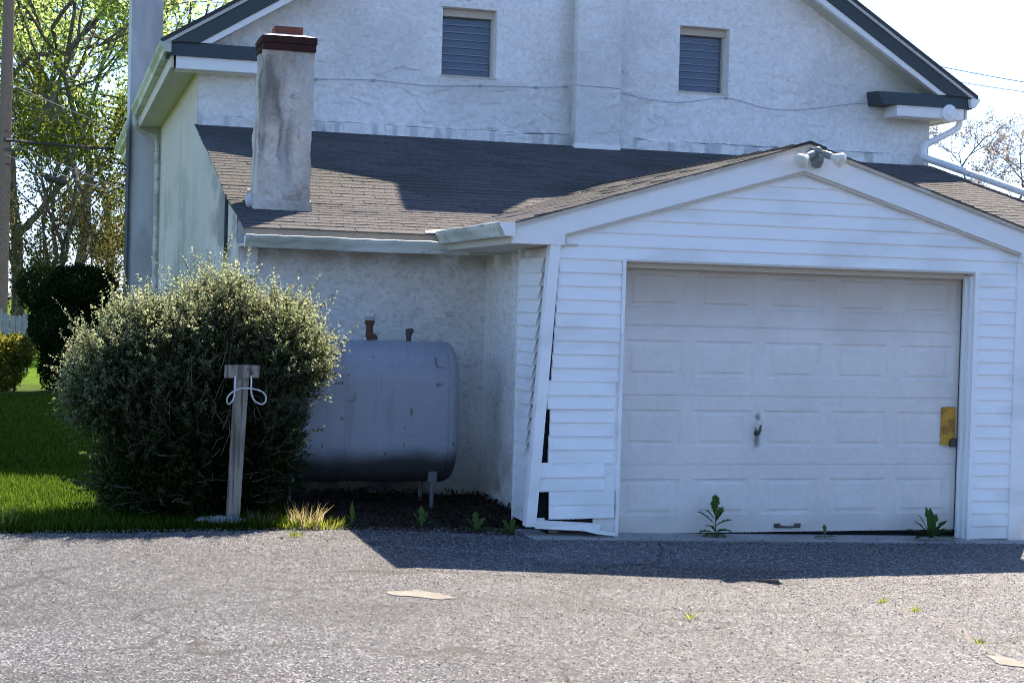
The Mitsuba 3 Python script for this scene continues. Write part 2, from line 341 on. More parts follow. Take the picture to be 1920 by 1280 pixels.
patch('paint_remnant', [(-2.23, -2.30), (-2.05, -2.28), (-1.93, -2.42), (-1.88, -2.56), (-2.0, -2.58), (-2.12, -2.47), (-2.24, -2.42)], 3)
patch('bare_patch', [(.49, -4.20), (.58, -4.18), (.62, -4.36), (.55, -4.46), (.46, -4.38)], 4)

# ------------------------------------------------------------------ house (main block)
XL, XR, YH, XC = -2.665, 6.232, 6.354, 1.80
def outer(x): return 4.45 + .615 * (4.885 - np.abs(x - XC))       # top of the gable roof
H = thing('house', 'large white stucco house with gable wall and two louvred windows', 'house')
apex = outer(XC)
gab = Polygon([(XL, -.3), (XR, -.3), (XR, outer(XR) - .10), (XC, apex - .10), (XL, outer(XL) - .10)])
W = [(.035, .671, 4.314, 5.087), (2.903, 3.535, 4.314, 5.087)]
for w in W: gab = gab.difference(sbox(w[0], w[2], w[1], w[3]))
YB = 19.0
m = MB(); m.prism(gab, 'y', YH, YH + .24)
m.prism([(YH + .24, -.3), (YB, -.3), (YB, outer(XL) - .12), (YH + .24, outer(XL) - .12)], 'x', XL, XL + .24)
m.prism([(YH + .24, -.3), (YB, -.3), (YB, outer(XR) - .12), (YH + .24, outer(XR) - .12)], 'x', XR - .24, XR)
m.prism(Polygon([(XL + .24, -.3), (XR - .24, -.3), (XR - .24, outer(XR) - .1), (XC, apex - .1), (XL + .24, outer(XL) - .1)]), 'y', YB - .24, YB)
wall = put(H + '__wall', m, 'stucco')
# base flashing band, pilaster, clothes wire
for a, b in ((XL + .003, 1.585), (2.145, 6.05)):
    m = MB(); xx = np.arange(a, b, .23)
    for u in xx:
        e = min(u + .228, b); t = 3.715 + .012 * rng.uniform(-1, 1); m.box(u, e, YH - .022 - .006 * rng.random(), YH + .01, 3.5, t)
    put(H + '__wall__flashing', m, 'stucco')
m = MB(); m.box(1.60, 2.13, 6.21, YH + .01, 3.45, apex - .06)
put(H + '__pilaster', m, 'stucco', label='flat stucco chimney breast up the middle of the gable')
m = MB(); m.box(1.585, 2.145, 6.195, 6.30, 3.44, 3.62)
put(H + '__pilaster__flashing', m, 'white_metal')
for a, b in ((XL + .003, 1.585), (2.145, 6.05)):
    xx = np.arange(a, b, .035); zz = 3.717 + .018 * (meshkit.noise(np.stack([xx * 5, xx * 0, xx * 0], -1), 4) - .5) + .008 * (meshkit.noise(np.stack([xx * 22, xx * 0, xx * 0], -1), 5) - .5)
    put(H + '__wall__crack_shadow', MB().tube(np.c_[xx, xx * 0 + YH - .02, zz], .0015 + .005 * meshkit.noise(np.stack([xx * 9, xx * 0, xx * 0], -1), 6) ** 2, 4), 'leg_metal')  # dark tube standing in for the shadow line of the crack
m = MB(); m.box(1.45, 2.25, 6.12, 6.95, apex - .3, apex + .85); m.box(1.40, 2.30, 6.07, 7.0, apex + .85, apex + .95)
put(H + '__ridge_chimney', m, 'cement')
pts = [(-1.9, 4.165), (-1.384, 4.172), (-.736, 4.203), (-.141, 4.182), (.486, 4.219), (1.149, 4.245), (1.509, 4.277)]
def wall_wire(pp, y): return spline([(x, y, z) for x, z in pp], 40)
m = MB(); m.tube(wall_wire(pts, YH - .02), .0032, 5); m.tube([(1.509, YH - .02, 4.277), (1.595, 6.20, 4.283), (2.12, 6.20, 4.275), (2.14, YH - .02, 4.25)], .0032, 5)
m.tube(wall_wire([(2.14, 4.25), (2.42, 4.205), (3.048, 4.195), (3.505, 4.268), (3.946, 4.19), (4.602, 4.205), (5.537, 4.322)], YH - .02), .0032, 5)
for x, z in ((-1.384, 4.172), (-.736, 4.203), (.486, 4.219), (1.149, 4.245), (1.509, 4.277), (3.505, 4.268)): m.box(x - .014, x + .014, YH - .03, YH + .003, z - .014, z + .014)
put(H + '__wall_cable', m, 'wire_grey', label='thin cable stapled across the gable wall')
# windows
for w in W:
    x0, x1, z0, z1 = w; yr = YH + .15
    win = put(H + '__window', MB().box(x0 + .001, x1 - .001, yr + .06, yr + .08, z0, z1), 'sky_backing')
    f = MB(); f.box(x0, x1, yr - .03, yr + .05, z1 - .085, z1 - .005); f.box(x0, x0 + .028, yr, yr + .05, z0 + .02, z1 - .085); f.box(x1 - .028, x1, yr, yr + .05, z0 + .02, z1 - .085)
    f.box(x0, x1, yr - .02, yr + .05, z0, z0 + .022)
    put(win + '__frame', f, 'trim_tan'); 
    put(win + '__sill', MB().box(x0 - .01, x1 + .01, YH - .015, yr + .0, z0 - .014, z0 + .004), 'trim_tan')
    N = 8; hh = (z1 - .085 - z0 - .022) / N
    for k in range(N):
        b = z0 + .022 + hh * k
        v = np.array([[x0 + .03, yr + .004, b - .006], [x1 - .03, yr + .004, b - .006], [x1 - .03, yr + .016, b + hh - .004], [x0 + .03, yr + .016, b + hh - .004]])
        put(win + '__louvre', trimesh.Trimesh(v, [[0, 1, 2], [0, 2, 3]], process=False), 'pane_glass')
    g = MB()
    for k in range(N):
        b = z0 + .022 + hh * k; g.box(x0 + .03, x1 - .03, yr - .004, yr + .004, b - .009, b - .003)
    put(win + '__louvre_edge', g, 'wire_grey')
# roof: slab, drip edge, dark rake board, white rake board, soffit
def sloped(off0, off1, y0, y1, xi=XC, ext=4.885):
    m = MB()
    for s in (-1, 1):
        P = [(XC + s * ext, 4.45 - off0 + .615 * (4.885 - ext)), (XC + s * ext, 4.45 - off1 + .615 * (4.885 - ext)), (XC, apex - off1), (XC, apex - off0)]
        m.prism(Polygon(P), 'y', y0, y1)
    return m
roof = put(H + '__roof', sloped(0, .045, 6.0, YB + .3), 'shingle')
put(H + '__roof__drip_edge', sloped(.045, .085, 6.012, 6.04), 'drip_edge')
m = MB()
for s in (-1, 1):
    e = 4.80; b = lambda o, x: 4.45 + .615 * (4.885 - x) - o
    m.prism(Polygon([(XC + s * e, b(.085, e)), (XC + s * (e - .12), 4.435), (XC + s * (e - .32), 4.435 ), (XC, apex - .25), (XC, apex - .085)]), 'y', 6.03, 6.09)
put(H + '__roof__rake_board', m, 'dark_trim', label='dark green rake board along the gable edge')
m = MB()
for s in (-1, 1): m.prism(Polygon([(XC + s * 4.50, 4.438), (XC + s * 4.36, 4.438), (XC, apex - .34), (XC, apex - .25)]), 'y', 6.045, 6.11)
put(H + '__roof__rake_trim', m, 'white_metal')
put(H + '__roof__soffit', sloped(.30, .325, 6.11, YH + .001, ext=4.42), 'soffit')
for s in (-1, 1):
    ret = lambda a: XC + s * a
    def hexs(a0, a1, y0, y1, z0, z1, e0=0):
        x = sorted((ret(a0), ret(a1))); return MB().box(x[0], x[1], y0, y1, z0, z1)
    # hipped dark cap of the cornice return
    a0, a1 = 3.58, 4.82
    bot = [[ret(a0), 6.02, 4.285], [ret(a1), 6.02, 4.285], [ret(a1), YH, 4.285], [ret(a0), YH, 4.285]]
    top = [[ret(a0 + .05), 6.06, 4.435], [ret(a1 - .02), 6.06, 4.435], [ret(a1 - .02), YH, 4.455], [ret(a0 - .02), YH, 4.455]]
    top[0][0] = ret(a0 - .03); bot[0][0] = ret(a0 + .03)
    v = np.array(bot + top); f = [[0, 1, 5, 4], [1, 2, 6, 5], [2, 3, 7, 6], [3, 0, 4, 7], [4, 5, 6, 7], [3, 2, 1, 0]]
    put(H + '__cornice', MB().add(v, f), 'dark_trim', label='dark green capped cornice return at the gable corner')
    put(H + '__cornice__box', hexs(3.81, 4.72, 6.05, YH + .001, 4.155, 4.284), 'white_metal')
# side eaves: soffit, fascia, gutters
m = MB()
m.box(-2.945, XL + .001, YH, YB, 4.185, 4.205); put(H + '__eave_soffit', m, 'soffit'); m = MB(); m.box(XR, 6.54, YH, YB, 4.185, 4.205)
put(H + '__eave_soffit', m, 'soffit')
m = MB(); m.box(-2.975, -2.945, 6.06, YB, 4.16, 4.42); put(H + '__fascia', m, 'trim_tan'); m = MB(); m.box(6.54, 6.57, 6.06, YB, 4.16, 4.42)
put(H + '__fascia', m, 'trim_tan')
def kgutter(m, axis, a, b, o, z, s, w=.11, h=.105):
    """open K-profile gutter along axis from a to b; o back plane, s outward sign"""
    bead = [(o + s * (w - .004), z + h - .002)]
    ln = np.linspace(a, b, max(4, int((b - a) / .12))); wv = .004 * (meshkit.noise(np.stack([ln * 3, ln * 0, ln * 0], -1), 8) - .5)
    m.tube([((bead[0][0] + q, t, bead[0][1] + q) if axis == 'y' else (t, bead[0][0] + q, bead[0][1] + q)) for t, q in zip(ln, wv)], .011, 8)
    prof = [(0, h), (0, 0), (.07, 0), (.085, .035), (w, .075), (w, h), (w - .012, h), (w - .012, h - .012), (.075, .05), (.06, .008), (.006, .008), (.006, h)]
    P = Polygon([(o + s * u, z + v) for u, v in prof])
    if axis == 'y': m.prism(P, 'y', a, b)
    else: m.prism(P, 'x', a, b)
    full = Polygon([(o + s * u, z + v) for u, v in prof[:6]])
    for e in (a, b - .004): m.prism(full, 'y' if axis == 'y' else 'x', e - .002, e + .004)
m = MB(); kgutter(m, 'y', 5.98, 12.45, -2.978, 4.31, -1, .12); kgutter(m, 'y', 13.75, 18.8, -2.978, 4.27, -1, .13)
put(H + '__gutter', m, 'gutter_metal', label='stained gutter along the left eave')
m = MB(); kgutter(m, 'y', 5.98, 18.9, 6.573, 4.30, 1, .12); put(H + '__gutter', m, 'white_metal', label='white gutter end at the right eave')
dsp = MB(); dsp.tube(spline([(-3.04, 12.3, 4.33), (-3.04, 12.3, 4.19), (-3.0, 12.35, 4.12), (-2.75, 12.45, 4.03), (-2.72, 12.46, 3.95), (-2.715, 12.46, 3.75)], 24), .038, 8); dsp.tube([(-2.715, 12.46, 3.75), (-2.715, 12.46, .2)], .038, 8)
dsp.box(-2.77, -2.665, 12.43, 12.49, 3.66, 3.69)
put(H + '__downspout', dsp, 'gutter_metal', label='downspout in the corner beside the tall side chimney')
def dp(pts, r, n=30): return MB().tube(spline(pts, n), r, 10)
def bent(pts, it=3):
    p = np.asarray(pts, float)
    for _ in range(it):
        q = [p[0]]
        for a, b in zip(p[:-1], p[1:]): L = np.linalg.norm(b - a); k = min(.25, .05 / L); q += [a + (b - a) * k, b - (b - a) * k]
        p = np.array(q + [p[-1]])
    return p
d = MB().tube(bent([(6.56, 6.2, 4.18), (6.55, 6.2, 4.07), (6.12, 6.22, 3.85)]), .040, 10)
put(H + '__downspout', d, 'white_metal', label='white downspout elbow bending back from the right cornice')
d = MB().tube(bent([(6.17, 6.22, 3.875), (6.08, 6.22, 3.83), (6.07, 6.20, 3.685), (6.17, 5.95, 3.60), (6.22, 5.0, 3.345), (6.245, 4.2, 3.13), (6.25, 1.7, 2.46)]), .044, 10)
put(H + '__downspout', d, 'white_metal', label='white pipe laid down the right edge of the lower roof')
put(H + '__cover_plate', MB().lathe([(0, 0), (.10, 0), (.10, .03), (.03, .045), (0, .045)], (6.31, 6.052, 4.225), (0, -1, 0), 24), 'white_metal', label='round white plate on the right cornice box')
m = MB(); m.box(-3.11, -2.664, 12.62, 13.6, -.2, 8.6); m.box(-3.15, -2.62, 12.58, 13.64, 8.6, 8.75)
put(H + '__side_chimney', m, 'far_stucco', label='tall plastered chimney on the left side wall, sooty down its left edge')

# ------------------------------------------------------------------ extension (low shed-roofed part)
YA, YE = 1.941, 1.44        # in plan units of the house block
YAW_, YEW = YA * HS + .569, YE * HS + .569
def rz(y):
    y = np.asarray(y, float); return 2.305 + .264 * (y - YE) - .055 * np.exp(-((y - 2.9) / .75) ** 2)
def rzw(y): return rz((np.asarray(y, float) - .569) / HS) * HS - .088
X_ = thing('extension', 'low stucco extension with sagging grey shingle roof and small chimney', 'house extension')
ex1 = XR - .01
m = MB(); m.box(XL, -.48, YA, YA + .2, -.2, 2.19)
yy = np.linspace(YA + .2, YH, 24)
m.prism([(YA + .2, -.2)] + [(YH, -.2), (YH, float(rz(YH)) - .03)] + [(y, float(rz(y)) - .03) for y in yy[::-1]], 'x', XL, XL + .2)
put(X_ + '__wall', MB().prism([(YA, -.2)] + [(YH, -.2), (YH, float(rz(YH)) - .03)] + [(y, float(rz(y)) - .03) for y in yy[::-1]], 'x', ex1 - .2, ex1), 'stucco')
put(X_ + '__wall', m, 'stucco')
put(X_ + '__wall', MB().box(3.5, ex1 - .2, YA, YA + .2, -.2, 2.19), 'stucco')
yy = np.linspace(YE, YH, 40); P = [(y, float(rz(y))) for y in yy] + [(y, float(rz(y)) - .028) for y in yy[::-1]]
roofx = put(X_ + '__roof', MB().prism(P, 'x', XL - .012, ex1 + .03), 'shingle')
gline = lambda x: 3.05 - .30 * np.abs(x - 1.443)                # garage roof top
tabs = []
def tabbox(m, x0, x1, y0, y1, fz, lift):
    z0, z1 = float(fz(y0)), float(fz(y1))
    m.hexa([[x0, y0, z0 - .002], [x0, y0, z0 + .0075 + lift], [x0, y1, z1 - .002], [x0, y1, z1 + .003], [x1, y0, z0 - .002], [x1, y0, z0 + .0075 + lift], [x1, y1, z1 - .002], [x1, y1, z1 + .003]])
nrow = int((YH - YE) / COURSE)
for r in range(nrow):
    y0 = YE + r * COURSE - (.02 if r == 0 else 0); y1 = YE + (r + 1) * COURSE + .012; off = (-r * .387) % .915
    x = XL - .03 + off - .915
    while x < ex1 + .03:
        m = MB(); nn = 0; wob = rng.uniform(-.003, .003)
        for k in range(3):
            a, b = max(x + k * .305 + .003, XL - .02 - .012 * rng.random()), min(x + k * .305 + .302, ex1 + .035)
            if b - a > .02:
                xm = (a + b) / 2
                if gline(xm * HS + .206) > rzw(y0 * HS + .569) + .10 and -.95 < xm * HS + .206 < 3.8: continue
                if -2.47 < a and b < -2.03 and 2.3 < y0 < 2.55: continue
                tabbox(m, a, b, y0 + wob, y1, rz, max(0, rng.normal(0, .0022))); nn += 1
        if nn: tabs.append((math.hypot(x - CAM[0], y0 - CAM[1]), m))
        x += .915
tabs.sort(key=lambda t: t[0])
for _, m in tabs[:298]: put(roofx + '__shingle', m, 'shingle')
if tabs[298:]:
    m = MB()
    for _, t in tabs[298:]: m.add(np.vstack(t.v), np.vstack(t.f))
    put(roofx + '__upper_shingles', m, 'shingle', kind='stuff')
# valley flashing next to the garage roof
vp = [(float(-.95 + .0), 1.52)]
put(X_ + '__roof_edge', MB().box(XL - .02, -.86, YE - .006, YE + .012, 2.235, 2.300), 'edge_grey')
m = MB(); m.box(XL, -.55, YE + .012, YA + .001, 2.165, 2.185); m.box(XL, -.86, YE + .02, YE + .04, 2.17, 2.27)
put(X_ + '__soffit', m, 'trim_tan')
m = MB()
for a, b, dz in ((-2.68, -1.95, .0), (-1.95, -1.35, -.004), (-1.35, -.86, -.002)):
    kgutter(m, 'x', a, b, YE - .008, 2.146 + dz, -1, .11, .092)
put(X_ + '__gutter', m, 'gutter_metal', label='dented pale gutter above the oil tank')
put(X_ + '__valley_flashing', MB().hexa([[-1.22, 1.43, float(rz(1.43)) + .012], [-1.22, 1.43, float(rz(1.43)) + .016], [-1.20, 1.52, float(rz(1.52)) + .010], [-1.20, 1.52, float(rz(1.52)) + .014], [-.93, 1.42, float(rz(1.43)) + .016], [-.93, 1.42, float(rz(1.43)) + .03], [-.93, 1.55, float(rz(1.55)) + .012], [-.93, 1.55, float(rz(1.55)) + .03]]), 'white_metal', label='scrap of bright metal flashing at the foot of the roof valley')
put(X_ + '__corner_board', MB().box(-2.60, -2.515, YA - .03, YA - .002, 1.93, 2.168), 'white_metal')
m = MB(); m.box(XL - .03, XL - .002, 2.86, 2.90, .5, 2.62); put(X_ + '__wall_strap', m, 'dark_trim')
# small roof chimney
cx0, cx1, ty0, ty1, zt = -2.475, -2.045, 2.25, 2.70, 3.835
v = [[cx0 - .03, ty0, 2.38], [cx0 + .012, ty0, zt], [cx0 - .03, ty1, 2.38], [cx0 + .012, ty1, zt], [cx1, ty0, 2.38], [cx1 + .012, ty0, zt], [cx1, ty1, 2.38], [cx1 + .012, ty1, zt]]
m0 = MB().hexa(v).mesh()
for _ in range(5): m0 = m0.subdivide()
vv = np.array(m0.vertices); ns = meshkit.fbm(vv * 7, 3, 3) - .5
cen = np.array([(cx0 + cx1) / 2, (ty0 + ty1) / 2]); dirs = vv[:, :2] - cen; vv[:, :2] += dirs / (np.linalg.norm(dirs, axis=1, keepdims=True) + 1e-9) * (ns[:, None] * .06); 
m0.vertices = vv; m0.merge_vertices()
chim = put(X_ + '__chimney', trimesh.Trimesh(vv, m0.faces) if len(vv) == len(m0.vertices) else m0, 'cement', smooth=35, label='cracked grey cement chimney with brick top')
zb = zt
for course in range(2):
    o = .022 + .008 * course; z0, z1 = zb + course * .062, zb + course * .062 + .057
    X0, X1, Y0, Y1 = cx0 + .012 - o + .01, cx1 + .012 + o - .01, ty0 - o, ty1 + o
    nb = 2; L = (X1 - X0) / nb
    for side in (0, 1):
        ya, yb = (Y0, Y0 + .10) if side == 0 else (Y1 - .10, Y1)
        cuts = [X0, X0 + L * (.5 if course else 1), X0 + L * (1.5 if course else 2), X1] if course else [X0, X0 + L, X1]
        for a, b in zip(cuts[:-1], cuts[1:]):
            if b - a > .02:
                j = rng.uniform(-.003, .003, 3); put(chim + '__brick', MB().box(a + .003, b - .003, ya + j[0], yb + j[0], z0, z1 + j[1] * .5), 'brick')
    for sx in (0, 1):
        xa, xb = (X0, X0 + .10) if sx == 0 else (X1 - .10, X1)
        n_ = 2
        for k in range(n_):
            a = Y0 + .103 + (Y1 - Y0 - .206) * k / n_; b = Y0 + .103 + (Y1 - Y0 - .206) * (k + 1) / n_
            put(chim + '__brick', MB().box(xa, xb, a + .003, b - .003, z0, z1), 'brick')
m = MB(); m.box(cx0 + .03, cx1, ty0 + .01, ty1 - .01, zt - .01, zt + .115)
put(chim + '__mortar', m, 'mortar_cap')
zc = zt + .122; fx0, fx1 = -2.345, -2.135
m = MB(); a = [[cx0 - .0, ty0 - .025], [cx1 + .03, ty0 - .025], [cx1 + .03, ty1 + .025], [cx0, ty1 + .025]]; b = [[fx0 - .02, ty0 + .1], [fx1 + .02, ty0 + .1], [fx1 + .02, ty1 - .1], [fx0 - .02, ty1 - .1]]
v = np.array([[*p, zc] for p in a] + [[*p, zc + .035] for p in b]); m.add(v, [[0, 1, 5, 4], [1, 2, 6, 5], [2, 3, 7, 6], [3, 0, 4, 7], [4, 5, 6, 7], [3, 2, 1, 0]])
put(chim + '__cap', m, 'mortar_cap')
P = Polygon([(fx0, ty0 + .115), (fx1, ty0 + .115), (fx1, ty1 - .115), (fx0, ty1 - .115)]).buffer(.015).difference(Polygon([(fx0, ty0 + .115), (fx1, ty0 + .115), (fx1, ty1 - .115), (fx0, ty1 - .115)]).buffer(-.015))
put(chim + '__flue', MB().prism(P, 'z', zc + .02, zc + .10), 'flue_clay')
m = MB()
zf = float(rz(ty0))
m.hexa([[cx0 - .05, ty0 - .05, zf - .02], [cx0 - .045, ty0 - .028, zf + .085], [cx0 - .05, ty1 + .05, zf + .1], [cx0 - .045, ty1 + .03, zf + .20], [cx1 + .015, ty0 - .05, zf - .02], [cx1 + .012, ty0 - .028, zf + .08], [cx1 + .015, ty1 + .05, zf + .1], [cx1 + .012, ty1 + .03, zf + .2]])
put(chim + '__flashing', m, 'cement')
put(chim + '__tar_patch', MB().tm(trimesh.creation.icosphere(2, .07).apply_scale((.6, .8, .9)).apply_translation((cx0 - .06, ty0 + .1, zf + .07))), 'mortar_cap')

# ------------------------------------------------------------------ garage
G = thing('garage', 'white clapboard garage with dented corner siding and panelled overhead door', 'garage')
GX0, GX1, HD = -.55, 3.43, 2.10
ZC = lambda k: .07 + .1016 * k
rake_in = lambda x: 2.84 - .293 * abs(x - 1.42)
m = MB()
m.prism(Polygon([(GX0 + .03, .10), (-.004, .06), (-.004, HD + .02), (2.97, HD + .02), (2.97, -.03), (GX1 - .02, -.03), (GX1 - .02, 2.25), (1.443, 2.98), (GX0 + .03, 2.25)]), 'y', .022, .12)
gw = put(G + '__wall', m, 'sheathing', label='dark sheathing that shows where siding is missing')
put(G + '__side_wall', MB().box(GX0 + .02, GX0 + .12, .12, .90, -.05, 2.19), 'stucco')
put(G + '__side_wall', MB().box(GX1 - .12, GX1 - .02, .12, 5.3, -.1, 2.19), 'stucco')
put(G + '__side_wall', MB().box(-.385, -.28, .90, YAW_ + .1, -.05, 2.215), 'stucco', label='bare stucco part of the garage side wall')
def board(name, x0, x1, k, y=.0, tilt=0., dz=(0, 0), clip=None, sag=0.):
    """one siding course: proud bottom edge, top tucked under the next"""
    z0, z1 = ZC(k), ZC(k + 1) + .012
    n_ = 6; xs_ = np.linspace(x0, x1, n_); m = MB(); V = []
    for i_, x in enumerate(xs_):
        t = i_ / (n_ - 1); d = dz[0] * (1 - t) + dz[1] * t; w = .0015 * math.sin(x * 7 + k * 1.7) + sag * math.sin(math.pi * t)
        V += [[x, y - .017 + w, z0 + d], [x, y - .019 + w, z0 + d + .006], [x, y - .003 + w * .3 - tilt, z1 + d], [x, y + .008, z1 + d], [x, y + .002, z0 + d]]
    V = np.array(V); F = []
    for i_ in range(n_ - 1):
        for a in range(5): F.append([i_ * 5 + a, i_ * 5 + (a + 1) % 5, (i_ + 1) * 5 + (a + 1) % 5, (i_ + 1) * 5 + a])
    F += [[0, 4, 3, 2], [0, 2, 1, 0]]; e = (n_ - 1) * 5; F += [[e, e + 2, e + 3, e + 4], [e, e + 1, e + 2, e]]
    m.add(V, F); return put(name, m, 'vinyl')
sb = gw + '__siding_board'
# left pier, from header down: intact courses, then torn pairs
left = {}
for i_, k in enumerate(range(19, 10, -1)): left[k] = (-.524 - .0045 * i_, -.030)
left[10] = left[9] = (-.588, -.056); left[8] = left[7] = (-.562, -.050); left[6] = left[5] = (-.567, -.052); left[4] = left[3] = (-.645, -.126); left[2] = left[1] = (-.557, -.047)
for k, (a, b) in left.items():
    ty = {4: -.012, 3: -.012, 2: -.022, 1: -.028, 10: -.008, 9: -.008}.get(k, 0)
    board(sb, a, b, k, y=ty, dz=((-.004, .002) if k <= 4 else (0, 0)))
# bottom course hanging loose and a curled shard on the ground
m = MB(); m.hexa([[-.66, -.03, .10], [-.66, -.035, .165], [-.66, -.02, .10], [-.66, -.02, .165], [-.17, -.06, .075], [-.15, -.05, .135], [-.17, -.045, .075], [-.15, -.035, .135]])
put(sb, m, 'vinyl', label='loose bottom strip of siding hanging askew')
m = MB(); m.add([[-.30, -.07, .085], [-.19, -.10, .062], [-.05, -.09, .045], [-.04, -.05, .06], [-.17, -.05, .085], [-.28, -.055, .095], [-.30, -.066, .088], [-.19, -.096, .066], [-.05, -.086, .049], [-.04, -.046, .064], [-.17, -.046, .089], [-.28, -.05, .099]],
          [[0, 1, 4, 5], [1, 2, 3, 4], [6, 11, 10, 7], [7, 10, 9, 8], [0, 6, 7, 1], [1, 7, 8, 2], [2, 8, 9, 3], [5, 11, 6, 0], [4, 10, 11, 5], [3, 9, 10, 4]])
put(sb, m, 'vinyl', label='broken shard of siding at the foot of the wall')
for k in range(-1, 20): board(sb, 3.003, 3.345, k)
for k in range(20, 29):
    z0, z1 = ZC(k), ZC(k + 1)
    zz = z0 + .05
    hw = (2.86 - z0) / .293 if z0 > 2.26 else 9
    a, b = max(1.42 - hw, -.53), min(1.42 + hw, 3.375)
    if b - a > .1: board(sb, a, b, k)
m = MB(); m.prism(Polygon([(-.73, .12), (-.5, .12), (-.5, 2.2), (-.585, 2.2)]), 'y', .006, .0195); put(gw + '__void_sheet', m, 'void')  # black sheet added behind the post, standing in for the dark void
# backing strips behind torn boards (nail flanges)
m = MB(); m.box(-.20, -.029, -.004, .0215, .055, HD); m.box(-.64, -.55, -.002, .0215, .555, .575); m.box(-.70, -.58, -.006, .0215, .155, .175)
put(gw + '__nail_flange', m, 'vinyl')
# left side wall boards
for k in range(0, 20):
    z0, z1 = ZC(k), ZC(k + 1) + .012; y0 = .215 + .44 * max(0, 1 - (z0 - .115) / 2.085) + .02 * rng.random(); y1 = .90; y0 = y0 if z0 > .55 else y0 - .2
    V = np.array([[GX0 - .025, y0 + .034, z0], [GX0 - .002, y0, z1], [GX0 - .025, y1, z0], [GX0 - .002, y1, z1]] + [[GX0 + .012, y, z] for y in (y0 + .02, y1) for z in (z0, z1)])
    put(G + '__side_wall__siding_board', MB().hexa(V[[0, 1, 4, 5, 2, 3, 6, 7]]), 'vinyl')
put(G + '__side_wall__void_sheet', MB().box(GX0 + .0125, GX0 + .0195, .06, .91, .02, 2.07), 'void')  # black sheet added so the gap beside the post reads dark
put(G + '__side_wall__channel', MB().box(GX0 - .022, GX0 + .0, .90, .918, .02, 2.19), 'white_metal')
# corner posts (left one kicked out at the foot), trims
w_ = .078
def post(xt, xb, y, zt_, zb_, name, label=None):
    v = [[xb, y, zb_], [xt, y, zt_], [xb, y + .09, zb_], [xt, y + .09, zt_], [xb + w_, y, zb_], [xt + w_, y, zt_], [xb + w_, y + .022, zb_], [xt + w_, y + .022, zt_]]
    return put(name, MB().hexa(v), 'vinyl', label=label)
post(-.605, -.735, -.045, 2.2, .115, G + '__corner_post', 'white corner post leaning out at its foot')
post(3.347, 3.345, -.03, 2.2, -.045, G + '__corner_post')
put(G + '__corner_post', MB().box(3.424, 3.52, -.028, .10, -.05, 2.2), 'vinyl')
put(G + '__jamb_trim', MB().hexa([[-.030, -.024, .02], [-.026, -.024, HD + .012], [-.030, .12, .02], [-.026, .12, HD + .012], [-.004, -.024, .02], [0, -.024, HD + .012], [-.004, .12, .02], [0, .12, HD + .012]]), 'vinyl')
m = MB(); m.box(2.966, 3.002, -.024, .02, -.04, HD + .012)
put(G + '__jamb_trim', m, 'vinyl')
m = MB(); m.box(2.969, 2.99, .02, .17, -.04, HD); m.box(2.935, 2.968, .075, .105, -.04, HD - .02); m.box(2.95, 2.968, .02, .073, -.04, HD - .02)
put(G + '__jamb', m, 'white_metal')
m = MB(); m.box(-.02, 2.968, -.02, .17, HD - .002, HD + .015); m.box(0, 2.935, .09, .105, HD - .045, HD - .003)
put(G + '__header', m, 'trim_tan', label='brownish underside of the door header')
# rake boards with boxed ends, trim line, roof
roof_top = lambda x: 3.05 - .30 * abs(x - 1.443)
m = MB(); xe0, xe1 = -.90, 3.79
m.prism(Polygon([(xe0, roof_top(xe0) - .022), (xe0, 2.20), (-.49, 2.20), (-.49, 2.283), (1.42, 2.842), (3.36, 2.275), (3.36, 2.20), (xe1, 2.20), (xe1, roof_top(xe1) - .022), (1.443, 3.028)]), 'y', -.062, -.02)
put(G + '__rake_board', m, 'white_metal', label='wide white rake boards of the garage gable')
m = MB(); m.prism(Polygon([(-.49, 2.262), (-.49, 2.281), (1.42, 2.840), (3.36, 2.273), (3.36, 2.254), (1.42, 2.818)]), 'y', -.05, -.018); m.box(-.50, -.485, -.066, -.02, 2.19, 2.29)
put(G + '__rake_trim', m, 'trim_tan')
m = MB(); m.box(-.90, -.385, -.02, YEW + .5, 2.196, 2.212); m.box(-.905, -.885, -.02, YEW, 2.20, 2.32)
put(G + '__soffit', m, 'trim_tan')
m = MB(); yb_ = 5.3
for s in (-1, 1):
    e = 2.385
    m.prism(Polygon([(1.443, 3.05), (1.443 + s * e, 3.05 - .3 * e), (1.443 + s * e, 3.03 - .3 * e), (1.443, 3.03)]), 'y', -.085, yb_)
groof = put(G + '__roof', m, 'sheathing')
m = MB()
for s in (-1, 1): m.prism(Polygon([(1.443, 3.047), (1.443 + s * 2.388, 3.047 - .3 * 2.388), (1.443 + s * 2.388, 3.02 - .3 * 2.388), (1.443, 3.02)]), 'y', -.0905, -.0855)
put(groof + '__drip_edge', m, 'trim_tan')
m = MB(); nr = 20
for s in (-1, 1):
    for r in range(nr):
        u0, u1 = 2.40 - r * .1205, 2.40 - (r + 1) * .1205 - .01
        yv = -.10 - .012 * rng.random() - (r * .29 % .305) * 0
        y = yv - ((r * .387) % .305)
        while y < yb_:
            a, b = max(y + .003, yv), min(y + .302, yb_)
            if b - a > .02 and (3.05 - .3 * u0) > (rzw((a + b) / 2) - .15 if b > 2.0 else 0):
                l = max(0, rng.normal(0, .003)); x0, x1 = 1.443 + s * u0, 1.443 + s * max(u1, .0); z0, z1 = 3.05 - .3 * u0, 3.05 - .3 * max(u1, 0)
                m.hexa([[x0, a, z0 - .004], [x0, a, z0 + .006 + l], [x1, a, z1 - .002], [x1, a, z1 + .004], [x0, b, z0 - .004], [x0, b, z0 + .006 + l], [x1, b, z1 - .002], [x1, b, z1 + .004]])
            y += .305
